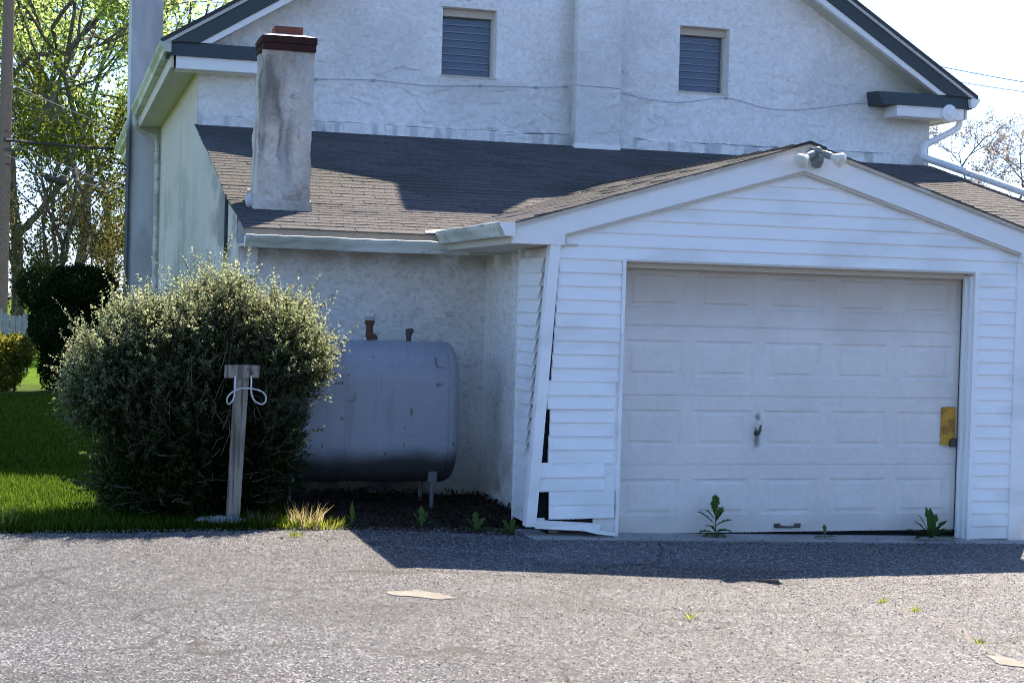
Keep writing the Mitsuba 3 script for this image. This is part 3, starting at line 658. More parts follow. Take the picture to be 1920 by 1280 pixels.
for k in range(18):
    a = -.10 + k * .3; b = a + .31
    for s in (-1, 1): m.hexa([[1.443, a, 3.058], [1.443, a, 3.072], [1.443 + s * .14, a, 3.018], [1.443 + s * .14, a, 3.028], [1.443, b, 3.052], [1.443, b, 3.062], [1.443 + s * .14, b, 3.010], [1.443 + s * .14, b, 3.020]])
put(groof + '__shingles', m, 'shingle', kind='stuff')
m = MB(); kgutter(m, 'y', -.11, 1.93, -.905, 2.25, -1, .11, .095)
put(G + '__gutter', m, 'gutter_metal', label='pale gutter along the left garage eave')
put(G + '__gutter__end_cap', MB().prism(Polygon([(-.903, 2.348), (-.903, 2.248), (-.975, 2.248), (-.99, 2.285), (-1.018, 2.325), (-1.018, 2.348)]), 'y', -.122, -.113), 'white_metal')
# overhead door: four sections, five embossed panels each
DYY = .16; dz0, SH = .022, .5334
door = G + '__door'; sec_m = MB()
for r in range(4):
    z0 = dz0 + r * SH + .0025; z1 = dz0 + (r + 1) * SH - .0025
    holes = [sbox(.062 + .587 * c, z0 + .135, .062 + .587 * c + .492, z0 + .420) for c in range(5)]
    P = sbox(-.02, z0, 2.955, z1).difference(unary_union(holes))
    m = MB().prism(P, 'y', DYY, DYY + .03); m.box(-.02, 2.955, DYY + .031, DYY + .04, z0, z1); m.box(-.02, 2.955, DYY + .012, DYY + .0295, z1, z1 + .0049)
    if r == 0: put(door, m, 'door_paint', label='pale overhead door of four sections, dirtier towards the top')
    else: put(door + '__section', m, 'door_paint')
for r in range(4):
    for c in range(5):
        x0 = .062 + .587 * c; z0 = dz0 + r * SH + .138; x1, z1 = x0 + .492, z0 + .285
        rings = [(0, 0.0), (.013, .007), (.034, .007), (.044, .001)]
        V = []
        for ins, dep in rings: V += [[x0 + 1.8 * ins, DYY + dep, z0 + ins], [x1 - 1.8 * ins, DYY + dep, z0 + ins], [x1 - 1.8 * ins, DYY + dep, z1 - ins], [x0 + 1.8 * ins, DYY + dep, z1 - ins]]
        F = [[4 * i_ + a, 4 * i_ + (a + 1) % 4, 4 * i_ + 4 + (a + 1) % 4, 4 * i_ + 4 + a] for i_ in range(3) for a in range(4)] + [[12, 13, 14, 15]]
        put(door + '__panel', MB().add(V, F), 'door_paint')
m = MB(); m.box(-.02, 2.955, DYY + .005, DYY + .05, -.06, dz0 + .002); put(door + '__bottom_seal', m, 'void')
m = MB(); m.lathe([(0, 0), (.022, 0), (.022, .006), (.009, .01), (.009, .045), (0, .045)], (1.185, DYY, .80), (0, -1, 0), 14); m.tube([(1.185, DYY - .042, .80), (1.195, DYY - .048, .83), (1.20, DYY - .045, .865)], [.012, .010, .007], 8)
put(door + '__handle', m, 'dark_metal', label='small dark turn handle in the middle of the door')
m = MB(); m.box(1.36, 1.41, DYY - .012, DYY + .001, .055, .09); m.box(1.535, 1.585, DYY - .012, DYY + .001, .055, .09); m.tube(spline([(1.385, DYY - .01, .073), (1.42, DYY - .035, .068), (1.525, DYY - .035, .068), (1.56, DYY - .01, .073)], 14), .009, 8)
put(door + '__lift_handle', m, 'dark_metal', label='dark lift handle at the bottom of the door')
P = sbox(2.805, .712, 2.928, 1.022).buffer(-.014).buffer(.014, quad_segs=4)
m = MB().prism(P, 'y', DYY - .018, DYY - .004); m.prism(P.buffer(-.02), 'y', DYY - .023, DYY - .018)
put(door + '__reflector', m, 'yellow_plate', label='amber yellow plate at the right edge of the door')
m = MB(); m.box(2.875, 2.925, DYY - .05, DYY - .024, .700, .752); m.tube(spline([(2.88, DYY - .04, .75), (2.90, DYY - .042, .768), (2.93, DYY - .04, .758), (2.965, DYY - .045, .752)], 12), .006, 6)
put(door + '__padlock', m, 'dark_metal')

# ------------------------------------------------------------------ floodlight on the gable peak
FL = thing('floodlight', 'twin floodlight with two bulbs on the garage gable peak', 'floodlight')
c0 = np.array([1.475, -.064, 2.965])
m = MB(); m.lathe([(0, 0), (.045, 0), (.045, .035), (.038, .05), (0, .05)], c0 + [.0, 0, .0], (0, -1, 0), 20); m.lathe([(0, 0), (.041, 0), (.041, .06), (.034, .075), (0, .075)], c0 + [.03, -.02, -.075], (0, -.75, .66), 20); m.tube([c0 + [0, -.05, 0], c0 + [.0, -.10, .02]], .028, 12); m.tm(trimesh.creation.icosphere(2, .033).apply_translation(c0 + [.0, -.1, .025]))
put(FL + '__mount', m, 'lamp_metal', smooth=40)
for s, d in ((-1, np.array([-.82, -.35, -.45])), (1, np.array([.62, -.70, -.36]))):
    d = d / np.linalg.norm(d); o = c0 + [s * .02, -.10, .015]
    m = MB(); m.lathe([(.012, 0), (.018, .02), (.028, .04), (.030, .085), (.026, .10), (0, .10)], o, d, 16)
    put(FL + '__lamp_holder', m, 'lamp_metal', smooth=40)
    m = MB(); m.lathe([(0, .088), (.022, .09), (.024, .105), (.030, .12), (.052, .165), (.058, .18), (.057, .192), (.045, .202), (.02, .208), (0, .209)], o, d, 24)
    put(FL + '__bulb', m, 'bulb_glass', smooth=40)

# ------------------------------------------------------------------ oil tank
TK = thing('oil_tank', 'grey steel heating oil tank on short legs against the stucco wall', 'oil tank')
tx0, tx1, tyc, tz0, tz1, tr = -2.42, -.850, 1.92, .235, 1.420, .345
def obround(ins, n=14):
    r = tr - ins; a = np.linspace(0, np.pi, n); zc1, zc0 = tz1 - tr, tz0 + tr
    return np.array([(tyc + r * math.cos(t), zc1 + r * math.sin(t)) for t in a] + [(tyc + r * math.cos(t), zc0 + r * math.sin(t)) for t in a + np.pi])
R = .075; lay = []
for t in np.linspace(0, math.pi / 2, 6): lay.append((tx0 + R * (1 - math.sin(t)), R * (1 - math.cos(t))))
lay = [(tx0 + R * (1 - math.cos(t)), R * (1 - math.sin(t))) for t in np.linspace(0, math.pi / 2, 7)]
lay = lay + [(tx0 + tx1 - x, i_) for x, i_ in lay[::-1]]
rings = [obround(i_) for _, i_ in lay]; nR = len(rings[0])
V = np.vstack([np.c_[np.full(nR, x), rg] for (x, _), rg in zip(lay, rings)]); F = []
for a in range(len(lay) - 1):
    for b in range(nR): F.append([a * nR + b, (a + 1) * nR + b, (a + 1) * nR + (b + 1) % nR, a * nR + (b + 1) % nR])
m = MB().add(V, F)
for x, rg in ((tx0, rings[0]), (tx1, rings[-1])):
    v = np.vstack([np.c_[np.full(nR, x), rg], [[x, tyc, (tz0 + tz1) / 2]]]); m.add(v, [[b, (b + 1) % nR, nR] for b in range(nR)])
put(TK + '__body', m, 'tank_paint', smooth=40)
for xw in (tx0 + .10, tx1 - .10):
    rg = obround(-.002, 20); put(TK + '__weld_seam', MB().tube(np.c_[np.full(len(rg) + 1, xw), np.vstack([rg, rg[:1]])], .0055, 6), 'tank_paint', smooth=True)
for x in (-2.24, -1.045):
    for y in (1.70, 2.14):
        g = float(gz(x, y)) - .02
        m = MB().tube([(x, y, g), (x, y, .30)], .017, 10); m.box(x - .036, x + .036, y - .025 if y < 1.9 else y - .02, y + .03, .255, .345)
        put(TK + '__leg', m, 'leg_metal')
m = MB().lathe([(.026, 0), (.026, .03), (.034, .03), (.034, .06), (.030, .062), (.030, .13), (.042, .14), (.044, .165), (.03, .178), (0, .18)], (-1.565, tyc, tz1 - .005), sides=16); m.tube(spline([(-1.565, tyc, tz1 + .035), (-1.53, tyc - .02, tz1 + .035), (-1.515, tyc - .02, tz1 + .005)], 8), .022, 8)
put(TK + '__fill_pipe', m, 'rust', smooth=35, label='rusty fill pipe standing on top of the tank')
put(TK + '__fill_pipe__cap', MB().lathe([(.0, .0), (.048, 0), (.050, .018), (.036, .03), (0, .03)], (-1.565, tyc, tz1 + .165), sides=16), 'grey_metal', smooth=35)
m = MB().lathe([(.022, 0), (.022, .05), (.028, .05), (.028, .09), (.024, .105), (0, .11)], (-1.228, tyc, tz1 - .004), sides=14); m.tm(trimesh.creation.icosphere(2, .024).apply_translation((-1.213, tyc - .02, tz1 + .085)))
put(TK + '__vent_pipe', m, 'dark_metal', smooth=35)
put(TK + '__gauge', MB().lathe([(.03, 0), (.03, .02), (.018, .03), (0, .035)], (-1.88, tyc, tz1 - .004), sides=12), 'dark_metal')

# ------------------------------------------------------------------ sign post, cable, stone
PT = thing('wooden_post', 'weathered wooden post with a short cross board in front of the bush', 'post')
m = MB().hexa([[-2.845, .72, .04], [-2.802, .72, 1.21], [-2.845, .80, .04], [-2.802, .80, 1.21], [-2.748, .72, .04], [-2.700, .72, 1.21], [-2.748, .80, .04], [-2.700, .80, 1.21]])
put(PT + '__upright', m, 'old_wood')
put(PT + '__cross_board', MB().hexa([[-2.888, .685, 1.148], [-2.884, .685, 1.243], [-2.888, .717, 1.148], [-2.884, .717, 1.243], [-2.630, .685, 1.152], [-2.626, .685, 1.243], [-2.630, .717, 1.152], [-2.626, .717, 1.243]]), 'old_wood')
put(PT + '__hook', MB().tube(spline([(-2.72, .68, 1.215), (-2.70, .665, 1.205), (-2.685, .67, 1.19), (-2.69, .683, 1.18)], 10), .005, 6), 'rust')
cab = [(365, 400, .682), (358, 560, .672), (350, 740, .67), (300, 850, .67), (250, 882, .665), (224, 820, .66), (262, 720, .655), (380, 632, .65), (540, 604, .65), (700, 622, .65), (820, 665, .655), (892, 770, .66), (850, 868, .665), (730, 845, .67), (655, 745, .672), (634, 600, .672), (630, 400, .682)]
P = [(-2.886 + (u / 9.14 - 20) * .00398, y, 1.243 - (v / 9.14 - 24) * .0040) for u, v, y in cab]
CB = thing('cable_loop', 'looped grey cable hung over the wooden post', 'cable')
put(CB, MB().tube(spline(P, 70), .0065, 8), 'cable_steel', smooth=True)
v = trimesh.creation.icosphere(3, 1.0); vv = np.array(v.vertices) * [.19, .10, .028]; vv += (meshkit.fbm(np.array(v.vertices) * 2.5, 3, 9)[:, None] - .5) * .05
ST = thing('flat_stone', 'flat pale stone in the grass at the foot of the wooden post', 'stone')
put(ST, trimesh.Trimesh(vv + [-2.90, .62, .095], v.faces), 'stone', smooth=True)
sk = thing('twig', 'dark dry twig lying at the edge of the garage shadow', 'twig')
put(sk, MB().tube(spline([(.20, -1.93, .035), (.27, -1.97, .03), (.34, -2.02, .034), (.37, -2.01, .03)], 12), np.linspace(.004, .012, 12), 6), 'dry_stick')

# ------------------------------------------------------------------ leaf helpers
def leaves(pos, nrm, size, cols, aspect=.5, seed=0, dirs=None):
    """folded diamond leaves: 4 vertices, 2 triangles"""
    r = np.random.default_rng(seed); n = len(pos); N = nrm / (np.linalg.norm(nrm, axis=1, keepdims=True) + 1e-9)
    A = r.normal(size=(n, 3)) if dirs is None else dirs + .35 * r.normal(size=(n, 3)); A -= N * (A * N).sum(1, keepdims=True); A /= np.linalg.norm(A, axis=1, keepdims=True) + 1e-9; B = np.cross(N, A)
    s = np.asarray(size).reshape(-1, 1)
    P0, P2 = pos, pos + A * s; mid = pos + A * s * .5 + N * s * .10; P1, P3 = mid + B * s * aspect * .5, mid - B * s * aspect * .5
    V = np.stack([P0, P1, P2, P3], 1).reshape(-1, 3); k = 4 * np.arange(n)[:, None]
    F = np.vstack([k + [0, 1, 2], k + [0, 2, 3]])
    return (V, F), np.repeat(cols, 4, 0)
def leafcol(n, a, b, seed, dead=None, pd=0):
    r = np.random.default_rng(seed); t = r.random((n, 1)); c = np.array(a) * (1 - t) + np.array(b) * t
    if dead is not None: c = np.where(r.random((n, 1)) < pd, np.array(dead), c)
    return np.clip(c * r.uniform(.8, 1.2, (n, 1)), 0, 1)

# ------------------------------------------------------------------ big bush
BU = thing('bush', 'large shaggy green bush with sunlit tips beside the oil tank', 'bush')
r = np.random.default_rng(21)
LOB = np.array([[-3.05, 1.28, .85, .76, .55, .72], [-3.55, 1.28, 1.12, .42, .45, .42], [-3.32, 1.28, 1.40, .36, .40, .26], [-2.82, 1.28, 1.48, .28, .40, .36], [-2.44, 1.25, 1.34, .28, .40, .38],
                [-2.27, 1.22, 1.22, .22, .32, .22], [-2.58, 1.22, .62, .36, .45, .52], [-3.12, 1.22, .34, .80, .58, .42], [-3.74, 1.28, .98, .28, .36, .32]])
def inside(p, s=1.0): return (((p[:, None] - LOB[None, :, :3]) / (LOB[None, :, 3:] * s)) ** 2).sum(-1).min(1)
shoots = []; tries = 0
while len(shoots) < 8200:
    l = LOB[r.choice(len(LOB), p=[.22, .12, .12, .13, .12, .06, .09, .08, .06])]; d = r.normal(size=3); d /= np.linalg.norm(d); f = r.uniform(.55, 1.0) ** .6
    p = l[:3] + d * l[3:] * f
    if p[2] < .13: continue
    val = inside(p[None])[0]
    if val < .35: continue
    out = d / l[3:]; out /= np.linalg.norm(out)
    g = out * .8 + np.array([0, -.05, .55 + .5 * max(0, p[2] - 1.0)]) + r.normal(size=3) * .35; g /= np.linalg.norm(g)
    if p[2] < .6: g[2] *= .3
    L = r.uniform(.08, .22) * (1.7 if r.random() < .14 and p[2] > 1.2 else 1) * (.55 + .9 * float(meshkit.noise(p * 4.5, 6)))
    shoots.append((p, g, L))
LP, LN, LD, LS, LT = [], [], [], [], []; tw = MB()
for i_, (p, g, L) in enumerate(shoots):
    n_ = int(L * 130); t = np.linspace(.05, 1, n_)[:, None]; bend = r.normal(size=3) * .25
    q = p + g * t * L + bend * (t ** 2) * L * .5; LP.append(q + r.normal(size=(n_, 3)) * .006)
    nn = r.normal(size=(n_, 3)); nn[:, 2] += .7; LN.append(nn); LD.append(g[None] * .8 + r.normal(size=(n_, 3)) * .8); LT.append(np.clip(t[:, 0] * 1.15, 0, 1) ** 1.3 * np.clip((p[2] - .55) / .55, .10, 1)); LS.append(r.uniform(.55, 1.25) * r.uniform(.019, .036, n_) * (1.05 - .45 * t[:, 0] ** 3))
    if i_ % 4 == 0: tw.tube([p - g * .12, p + g * L * .5, p + g * L * .95 + bend * L * .4], [.0035, .0025, .0012], 3, cap=False)
LP, LN, LD, LS, LT = np.vstack(LP), np.vstack(LN), np.vstack(LD), np.concatenate(LS), np.concatenate(LT)
def clear(P):
    tank = (P[:, 0] > tx0 - .03) & (P[:, 1] > 1.52) & (P[:, 2] < tz1 + .04) & (P[:, 1] < 2.3)
    postb = (np.abs(P[:, 0] + 2.77) < .19) & (P[:, 1] < .84)
    return ~(tank | postb | (P[:, 1] > 2.5) | (P[:, 2] < .06))
k = clear(LP); LP, LN, LD, LS, LT = LP[k], LN[k], LD[k], LS[k], LT[k]
r9 = np.random.default_rng(99); ni = 90000; pv = np.prod(LOB[:, 3:], axis=1); li = LOB[r9.choice(len(LOB), ni, p=pv / pv.sum())]; di = r9.normal(size=(ni, 3)); di /= np.linalg.norm(di, axis=1, keepdims=True)
PI = li[:, :3] + di * li[:, 3:] * (r9.uniform(.2, .9, (ni, 1)) ** .5) * .92; PI = PI[clear(PI)]; ni = len(PI)
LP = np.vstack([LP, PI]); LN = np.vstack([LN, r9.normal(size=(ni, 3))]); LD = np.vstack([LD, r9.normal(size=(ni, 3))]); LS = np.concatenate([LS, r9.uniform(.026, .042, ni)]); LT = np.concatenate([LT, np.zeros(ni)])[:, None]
shade_leaf = leafcol(len(LP), (.045, .070, .022), (.085, .115, .038), 3, (.16, .10, .05), .02); tip_leaf = leafcol(len(LP), (.24, .29, .16), (.46, .49, .31), 4, (.40, .30, .17), .03)
cols = shade_leaf * (1 - LT) + tip_leaf * LT  # body shade painted into inner and low leaf colours; tips paler new growth
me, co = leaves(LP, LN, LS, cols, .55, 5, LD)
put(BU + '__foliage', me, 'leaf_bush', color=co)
for _ in range(26):
    a = r.uniform(0, 6.28); b0 = np.array([-3.0 + .25 * math.cos(a), 1.4 + .2 * math.sin(a), .05]); l = LOB[r.integers(len(LOB))]; e = l[:3] + r.normal(size=3) * l[3:] * .3; e[1] = min(e[1], 1.8)
    if e[0] > -2.55: e[1] = min(e[1], 1.45)
    tw.tube(spline([b0, (b0 + e) / 2 + r.normal(size=3) * .08, e], 7), np.linspace(.018, .006, 7), 5, cap=False)
for _ in range(14):
    z = r.uniform(.85, 1.12); p0 = np.array([-3.3, 1.35, z - .1]); p1 = np.array([-3.98 + r.uniform(-.05, .2), 1.2 + r.uniform(-.2, .2), z + r.uniform(-.05, .18)])
    tw.tube(spline([p0, (p0 + p1) / 2 + r.normal(size=3) * .04, p1], 6), np.linspace(.009, .003, 6), 4, cap=False)
put(BU + '__branches', tw, 'bark')

# ------------------------------------------------------------------ distant hedge shrub, yellow bush, fence
def shrub(base, label, cat, lobes, n, size, ca, cb, leaf, seed, stems, group=None):
    t = thing(base, label, cat, group); r = np.random.default_rng(seed); lobes = np.array(lobes, float)
    w = np.prod(lobes[:, 3:], axis=1) ** .67; idx = r.choice(len(lobes), n, p=w / w.sum()); d = r.normal(size=(n, 3)); d /= np.linalg.norm(d, axis=1, keepdims=True)
    f = r.uniform(.45, 1.0, (n, 1)) ** .5; P = lobes[idx, :3] + d * lobes[idx, 3:] * f * (.85 + .3 * meshkit.noise(d * 3 + idx[:, None] * 5, 2)[:, None])
    k = P[:, 2] > gz(P[:, 0], P[:, 1]); P, d = P[k], d[k]; N = d + r.normal(size=P.shape) * .7
    me, co = leaves(P, N, r.uniform(.6, 1.3, len(P)) * size, leafcol(len(P), ca, cb, seed), .5, seed)
    put(t + '__foliage', me, leaf, color=co)
    m = MB()
    for x, y, z1, rad in stems: m.tube(spline([(x, y, float(gz(x, y)) - .05), (x + .05, y, z1 * .5), (x - .03, y, z1)], 6), np.linspace(rad, rad * .5, 6), 7)
    for l in lobes: m.tube([(stems[0][0], stems[0][1], .5), tuple(l[:3])], [.04, .015], 5)
    put(t + '__branches', m, 'bark'); return t
shrub('evergreen_shrub', 'dark flat-topped evergreen shrub on the lawn left of the house', 'shrub', [[-4.263, 17.99, 1.805, 0.53, 0.552, 0.464], [-3.711, 17.99, 1.871, 0.608, 0.552, 0.42], [-3.379, 18.1, 1.695, 0.387, 0.442, 0.552], [-4.097, 17.879, 1.142, 0.464, 0.497, 0.608], [-3.711, 17.879, 0.755, 0.608, 0.552, 0.663], [-3.987, 17.769, 0.424, 0.387, 0.442, 0.442]], 42000, .055, (.010, .022, .008), (.025, .045, .014), 'leaf_hedge', 31, [(-3.876, 17.99, 1.66, 0.08), (-3.655, 18.1, 1.44, 0.06)])
shrub('yellow_shrub', 'low yellow-green shrub at the left edge below the white fence', 'shrub', [[-5.101, 16.987, 0.649, 0.402, 0.414, 0.426], [-4.711, 16.987, 0.72, 0.308, 0.355, 0.355], [-4.983, 16.868, 0.389, 0.426, 0.414, 0.355]], 16000, .05, (.20, .22, .04), (.42, .42, .10), 'leaf_tree', 32, [(-4.983, 16.987, 0.95, 0.02), (-4.746, 16.987, 0.95, 0.02)])
FN = thing('picket_fence', 'white picket fence behind the utility pole', 'fence')
fz = .22
for i_ in range(16):
    x = -6.4 + i_ * .115; h = 1.16 + .10 * math.cos(i_ * .7)
    put(FN + '__picket', MB().prism(Polygon([(x, fz), (x + .105, fz), (x + .105, fz + h - .03), (x + .0525, fz + h), (x, fz + h - .03)]), 'y', 20.5, 20.52), 'fence_white')
put(FN + '__rail', MB().box(-6.4, -4.58, 20.521, 20.56, fz + .25, fz + .33), 'fence_white'); put(FN + '__rail', MB().box(-6.4, -4.58, 20.521, 20.56, fz + .9, fz + .98), 'fence_white')

# ------------------------------------------------------------------ trees
def tree(base, label, loc, hgt, r0, seed, leafn, lsize, ca, cb, spread=.55, levels=6, lean=(0, 0), clusters=None, matb='bark', first=.25, sig=.16, group=None):
    t = thing(base, label, 'tree', group); r = np.random.default_rng(seed); m = MB(); tr_ = MB(); ends = []
    loc = np.array([*loc, float(gz(*loc)) - .1])
    def grow(p, d, L, rad, lev):
        n_ = 5; pts = [p]; dd = d.copy()
        for _ in range(n_):
            dd = dd + r.normal(size=3) * .10 + np.array([0, 0, .05]); dd /= np.linalg.norm(dd); pts.append(pts[-1] + dd * L / n_)
        rr = np.linspace(rad, rad * .62, n_ + 1); (tr_ if lev == 0 else m).tube(pts, rr, 9 if lev == 0 else (6 if lev < 3 else 4), cap=False)
        if lev >= levels - 2: ends.extend(pts[1:])
        if lev >= levels: return
        for c in range(3 if lev < 2 else r.integers(2, 4)):
            f = r.uniform(first if lev == 0 else .3, 1.0) if c else 1.0
            q = pts[int(round(f * n_))] if c else pts[-1]; sd = r.normal(size=3); sd -= dd * (sd @ dd); sd /= np.linalg.norm(sd)
            nd = dd * (1 - spread * .5) + sd * spread * r.uniform(.6, 1.3); nd /= np.linalg.norm(nd)
            grow(q, nd, L * r.uniform(.60, .82), rad * (.58 if c else .64) * (1.0 if lev else .95), lev + 1)
    d0 = np.array([lean[0], lean[1], 1.0]); grow(loc, d0 / np.linalg.norm(d0), hgt * .34, r0, 0)
    put(t + '__trunk', tr_, matb, smooth=True); put(t + '__branches', m, matb)
    if leafn:
        E = np.array(ends); nc = clusters or len(E); C = E[r.choice(len(E), nc, replace=nc > len(E))] + r.normal(size=(nc, 3)) * sig
        idx = r.integers(0, nc, leafn); P = C[idx] + r.normal(size=(leafn, 3)) * sig * np.array([1, 1, .7]); N = r.normal(size=(leafn, 3)) + [0, 0, .5]
        tone = r.uniform(.6, 1.25, nc)[idx][:, None]
        me, co = leaves(P, N, r.uniform(.6, 1.3, leafn) * lsize, np.clip(leafcol(leafn, ca, cb, seed + 1) * tone, 0, 1), .75, seed)
        put(t + '__foliage', me, 'leaf_tree', color=co)
    return t
GA, GB = (.32, .44, .12), (.54, .66, .24)
tree('maple_tree', 'tall maple with young yellow-green leaves behind the utility pole', (-5.0, 38.0), 17, .21, 41, 14000, .13, GA, GB, lean=(.03, 0))
tree('maple_tree', 'maple with forked trunk and fresh leaves next to the tall side chimney', (-3.6, 42.0), 18, .19, 42, 15000, .13, GA, GB, lean=(.01, 0), first=.4)
tree('maple_tree', 'leafy tree at the far left edge of the picture', (-7.2, 40.0), 17, .19, 43, 12000, .13, GA, GB)
tree('maple_tree', 'low leafy tree in front of the dark thicket left of the house', (-4.3, 33.0), 9, .09, 44, 7000, .10, (.07, .11, .015), (.16, .20, .03))
tree('background_tree', 'hazy green tree filling the gap behind the forked maple', (-2.0, 56.0), 17, .22, 51, 8000, .14, GA, GB, lean=(.02, 0), first=.15)
tree('background_tree', 'far tree behind the leftmost tree', (-8.0, 58.0), 18, .22, 53, 7000, .14, GA, GB, first=.15)
tree('background_tree', 'low leafy tree beside the chimney foot', (-4.9, 50.0), 10, .14, 55, 13000, .12, (.12, .14, .03), (.26, .28, .06), first=.1)
tree('bare_tree', 'bare grey tree rising above the left roof corner', (1.0, 52.0), 22, .28, 45, 1500, .09, (.2, .16, .1), (.3, .25, .15), levels=6)
tree('bare_tree', 'bare tree with reddish buds beyond the right end of the roof', (24.2, 34.0), 10.2, .12, 46, 9000, .07, (.20, .165, .15), (.30, .25, .22), levels=6, spread=.6, sig=.07)
# brush under the trees
shrub('thicket', 'brown and green thicket of scrub under the trees', 'scrub', [[-5.2, 32.0, 1.6, 1.4, .8, 1.9], [-3.6, 33.0, 2.2, 1.3, .8, 2.2], [-2.0, 32.0, 1.9, 1.3, .8, 2.1], [-7.0, 33.0, 1.6, 1.5, .8, 1.9], [-4.5, 33.5, 3.6, 1.2, .6, 1.3], [-2.7, 33.5, 3.9, 1.0, .6, 1.4]], 21000, .10, (.07, .075, .025), (.20, .17, .08), 'leaf_tree', 47, [(-4.4, 32.5, 3.5, .03), (-3.2, 32.5, 4, .03), (-5.5, 32.5, 3, .03)])

# ------------------------------------------------------------------ utility pole and lines
UP_ = thing('utility_pole', 'brown wooden utility pole at the left edge of the picture', 'utility pole')
put(UP_ + '__shaft', MB().tube([(-5.36, 30, .2), (-5.33, 30, 5.0), (-5.30, 30, 10.5)], [.17, .15, .13], 14), 'pole_wood', smooth=True)
put(UP_ + '__bracket', MB().box(-5.36, -5.12, 29.84, 29.9, 5.15, 5.22), 'dark_metal')
def line(A, B, rad, label, sag=.05, mat_='wire_black'):
    A, B = np.array(A), np.array(B); t = np.linspace(0, 1, 16)[:, None]; P = A * (1 - t) + B * t; P[:, 2] -= sag * (1 - (2 * t[:, 0] - 1) ** 2)
    k = thing('power_line', label, 'wire'); put(k, MB().tube(P, rad, 6), mat_)
line((-5.345, 29.800, 5.417), (-0.532, 32.520, 5.597), .045, 'thick black cable bundle running level from the utility pole')
line((-5.349, 29.800, 5.625), (-0.539, 32.520, 5.891), .010, 'thin black wire just above the thick cable bundle')
line((-5.313, 29.800, 5.056), (-0.596, 32.520, 3.891), .013, 'grey wire sloping down from the pole below the thick cable', mat_='wire_grey')
line((-5.309, 29.800, 4.848), (-0.591, 32.520, 3.707), .013, 'black wire with a splice case sloping down from the pole')
line((-5.195, 29.800, 5.348), (-0.672, 32.520, 3.981), .010, 'uppermost sloping wire starting at the thick cable bundle', mat_='wire_grey')
line((-5.223, 29.800, 6.773), (-0.511, 32.520, 5.384), .010, 'pale wire sloping through the upper tree crowns', mat_='wire_grey')
line((19.762, 30.000, 9.012), (25.259, 30.000, 8.536), .012, 'upper pale wire in the bright sky at the right', mat_='wire_grey')
line((19.776, 30.000, 8.646), (25.269, 30.000, 8.307), .010, 'lower pale wire in the bright sky at the right', mat_='wire_grey')
k = thing('splice_case', 'black cylindrical splice case hanging on the lower sloping wire', 'splice case')
A, B = np.array((-4.381, 30.050, 4.586)), np.array((-3.868, 30.400, 4.462)); put(k, MB().tube([A, A + (B - A) * .06, A + (B - A) * .94, B], [.03, .085, .085, .03], 10), 'wire_black')

# ------------------------------------------------------------------ grass
def blades(n, xr, yr, h, seed, ca, cb, keep=None, wid=.004, lean=.4):
    r = np.random.default_rng(seed); x = r.uniform(*xr, n); y = r.uniform(*yr, n)
    if keep is not None: kk = keep(x, y, r); x, y = x[kk], y[kk]
    n = len(x); z = gz(x, y) - .02; H = h * r.uniform(.5, 1.3, n); a = r.uniform(0, 6.28, n); w = wid * r.uniform(.7, 1.4, n); l = H * lean * r.uniform(.1, 1.2, n)
    b = r.uniform(0, 6.28, n); P = np.stack([x, y, z], -1); S = np.stack([np.cos(a) * w, np.sin(a) * w, 0 * w], -1); D = np.stack([np.cos(b) * l, np.sin(b) * l, H], -1); M = np.stack([np.cos(b) * l * .35, np.sin(b) * l * .35, H * .6], -1)
    V = np.stack([P - S, P + S, P + M + S * .7, P + M - S * .7, P + D], 1).reshape(-1, 3); k = 5 * np.arange(n)[:, None]
    F = np.vstack([k + [0, 1, 2], k + [0, 2, 3], k + [3, 2, 4]]); return (V, F), np.repeat(leafcol(n, ca, cb, seed), 5, 0)
def lawn_keep(x, y, r): return (y > edge(x) + .01) & (r.random(len(x)) < np.clip((-1.95 - x) / .5, .0, 1))
me, co = blades(60000, (-5.4, -2.3), (.40, 4.5), .085, 61, (.045, .085, .008), (.10, .175, .02), lawn_keep)
put('lawn', me, 'grass_blade', color=co, kind='stuff'); labels['lawn'].update(label='shaggy green lawn along the asphalt edge and left of the bush', category='grass')
me, co = blades(50000, (-6.2, -3.0), (4.5, 16), .10, 62, (.045, .085, .008), (.10, .175, .02), wid=.007)
put('lawn', me, 'grass_blade', color=co, kind='stuff'); labels['lawn_001'].update(label='far lawn running back beside the house', category='grass')
def tuft(label, x, y, n, h, ca, cb, rad, seed, group=None, wid=.003, lean=.7):
    r = np.random.default_rng(seed); t = thing('grass_tuft', label, 'grass', group)
    a = r.uniform(0, 6.28, n); q = rad * np.sqrt(r.random(n)); X0, Y0 = x + q * np.cos(a), y + q * np.sin(a); z = gz(X0, Y0) - .01
    H = h * r.uniform(.4, 1.2, n); l = H * lean * r.uniform(.2, 1.1, n); b = a + r.normal(size=n) * .8; s = r.uniform(0, 6.28, n); w = wid * r.uniform(.7, 1.3, n)
    P = np.stack([X0, Y0, z], -1); S = np.stack([np.cos(s) * w, np.sin(s) * w, 0 * w], -1); D = np.stack([np.cos(b) * l, np.sin(b) * l, H], -1); M = np.stack([np.cos(b) * l * .35, np.sin(b) * l * .35, H * .6], -1)
    V = np.stack([P - S, P + S, P + M + S * .7, P + M - S * .7, P + D], 1).reshape(-1, 3); k = 5 * np.arange(n)[:, None]
    put(t, (V, np.vstack([k + [0, 1, 2], k + [0, 2, 3], k + [3, 2, 4]])), 'grass_blade', color=np.repeat(leafcol(n, ca, cb, seed), 5, 0))
YG = ((.12, .18, .02), (.26, .30, .05)); DRY = ((.25, .21, .10), (.40, .34, .18))
tuft('dry straw-coloured grass tuft at the asphalt edge left of the tank leg', -2.28, .56, 160, .16, *DRY, .13, 71)
tuft('bright green grass patch at the asphalt edge below the tank', -2.12, .50, 260, .075, *YG, .17, 72)
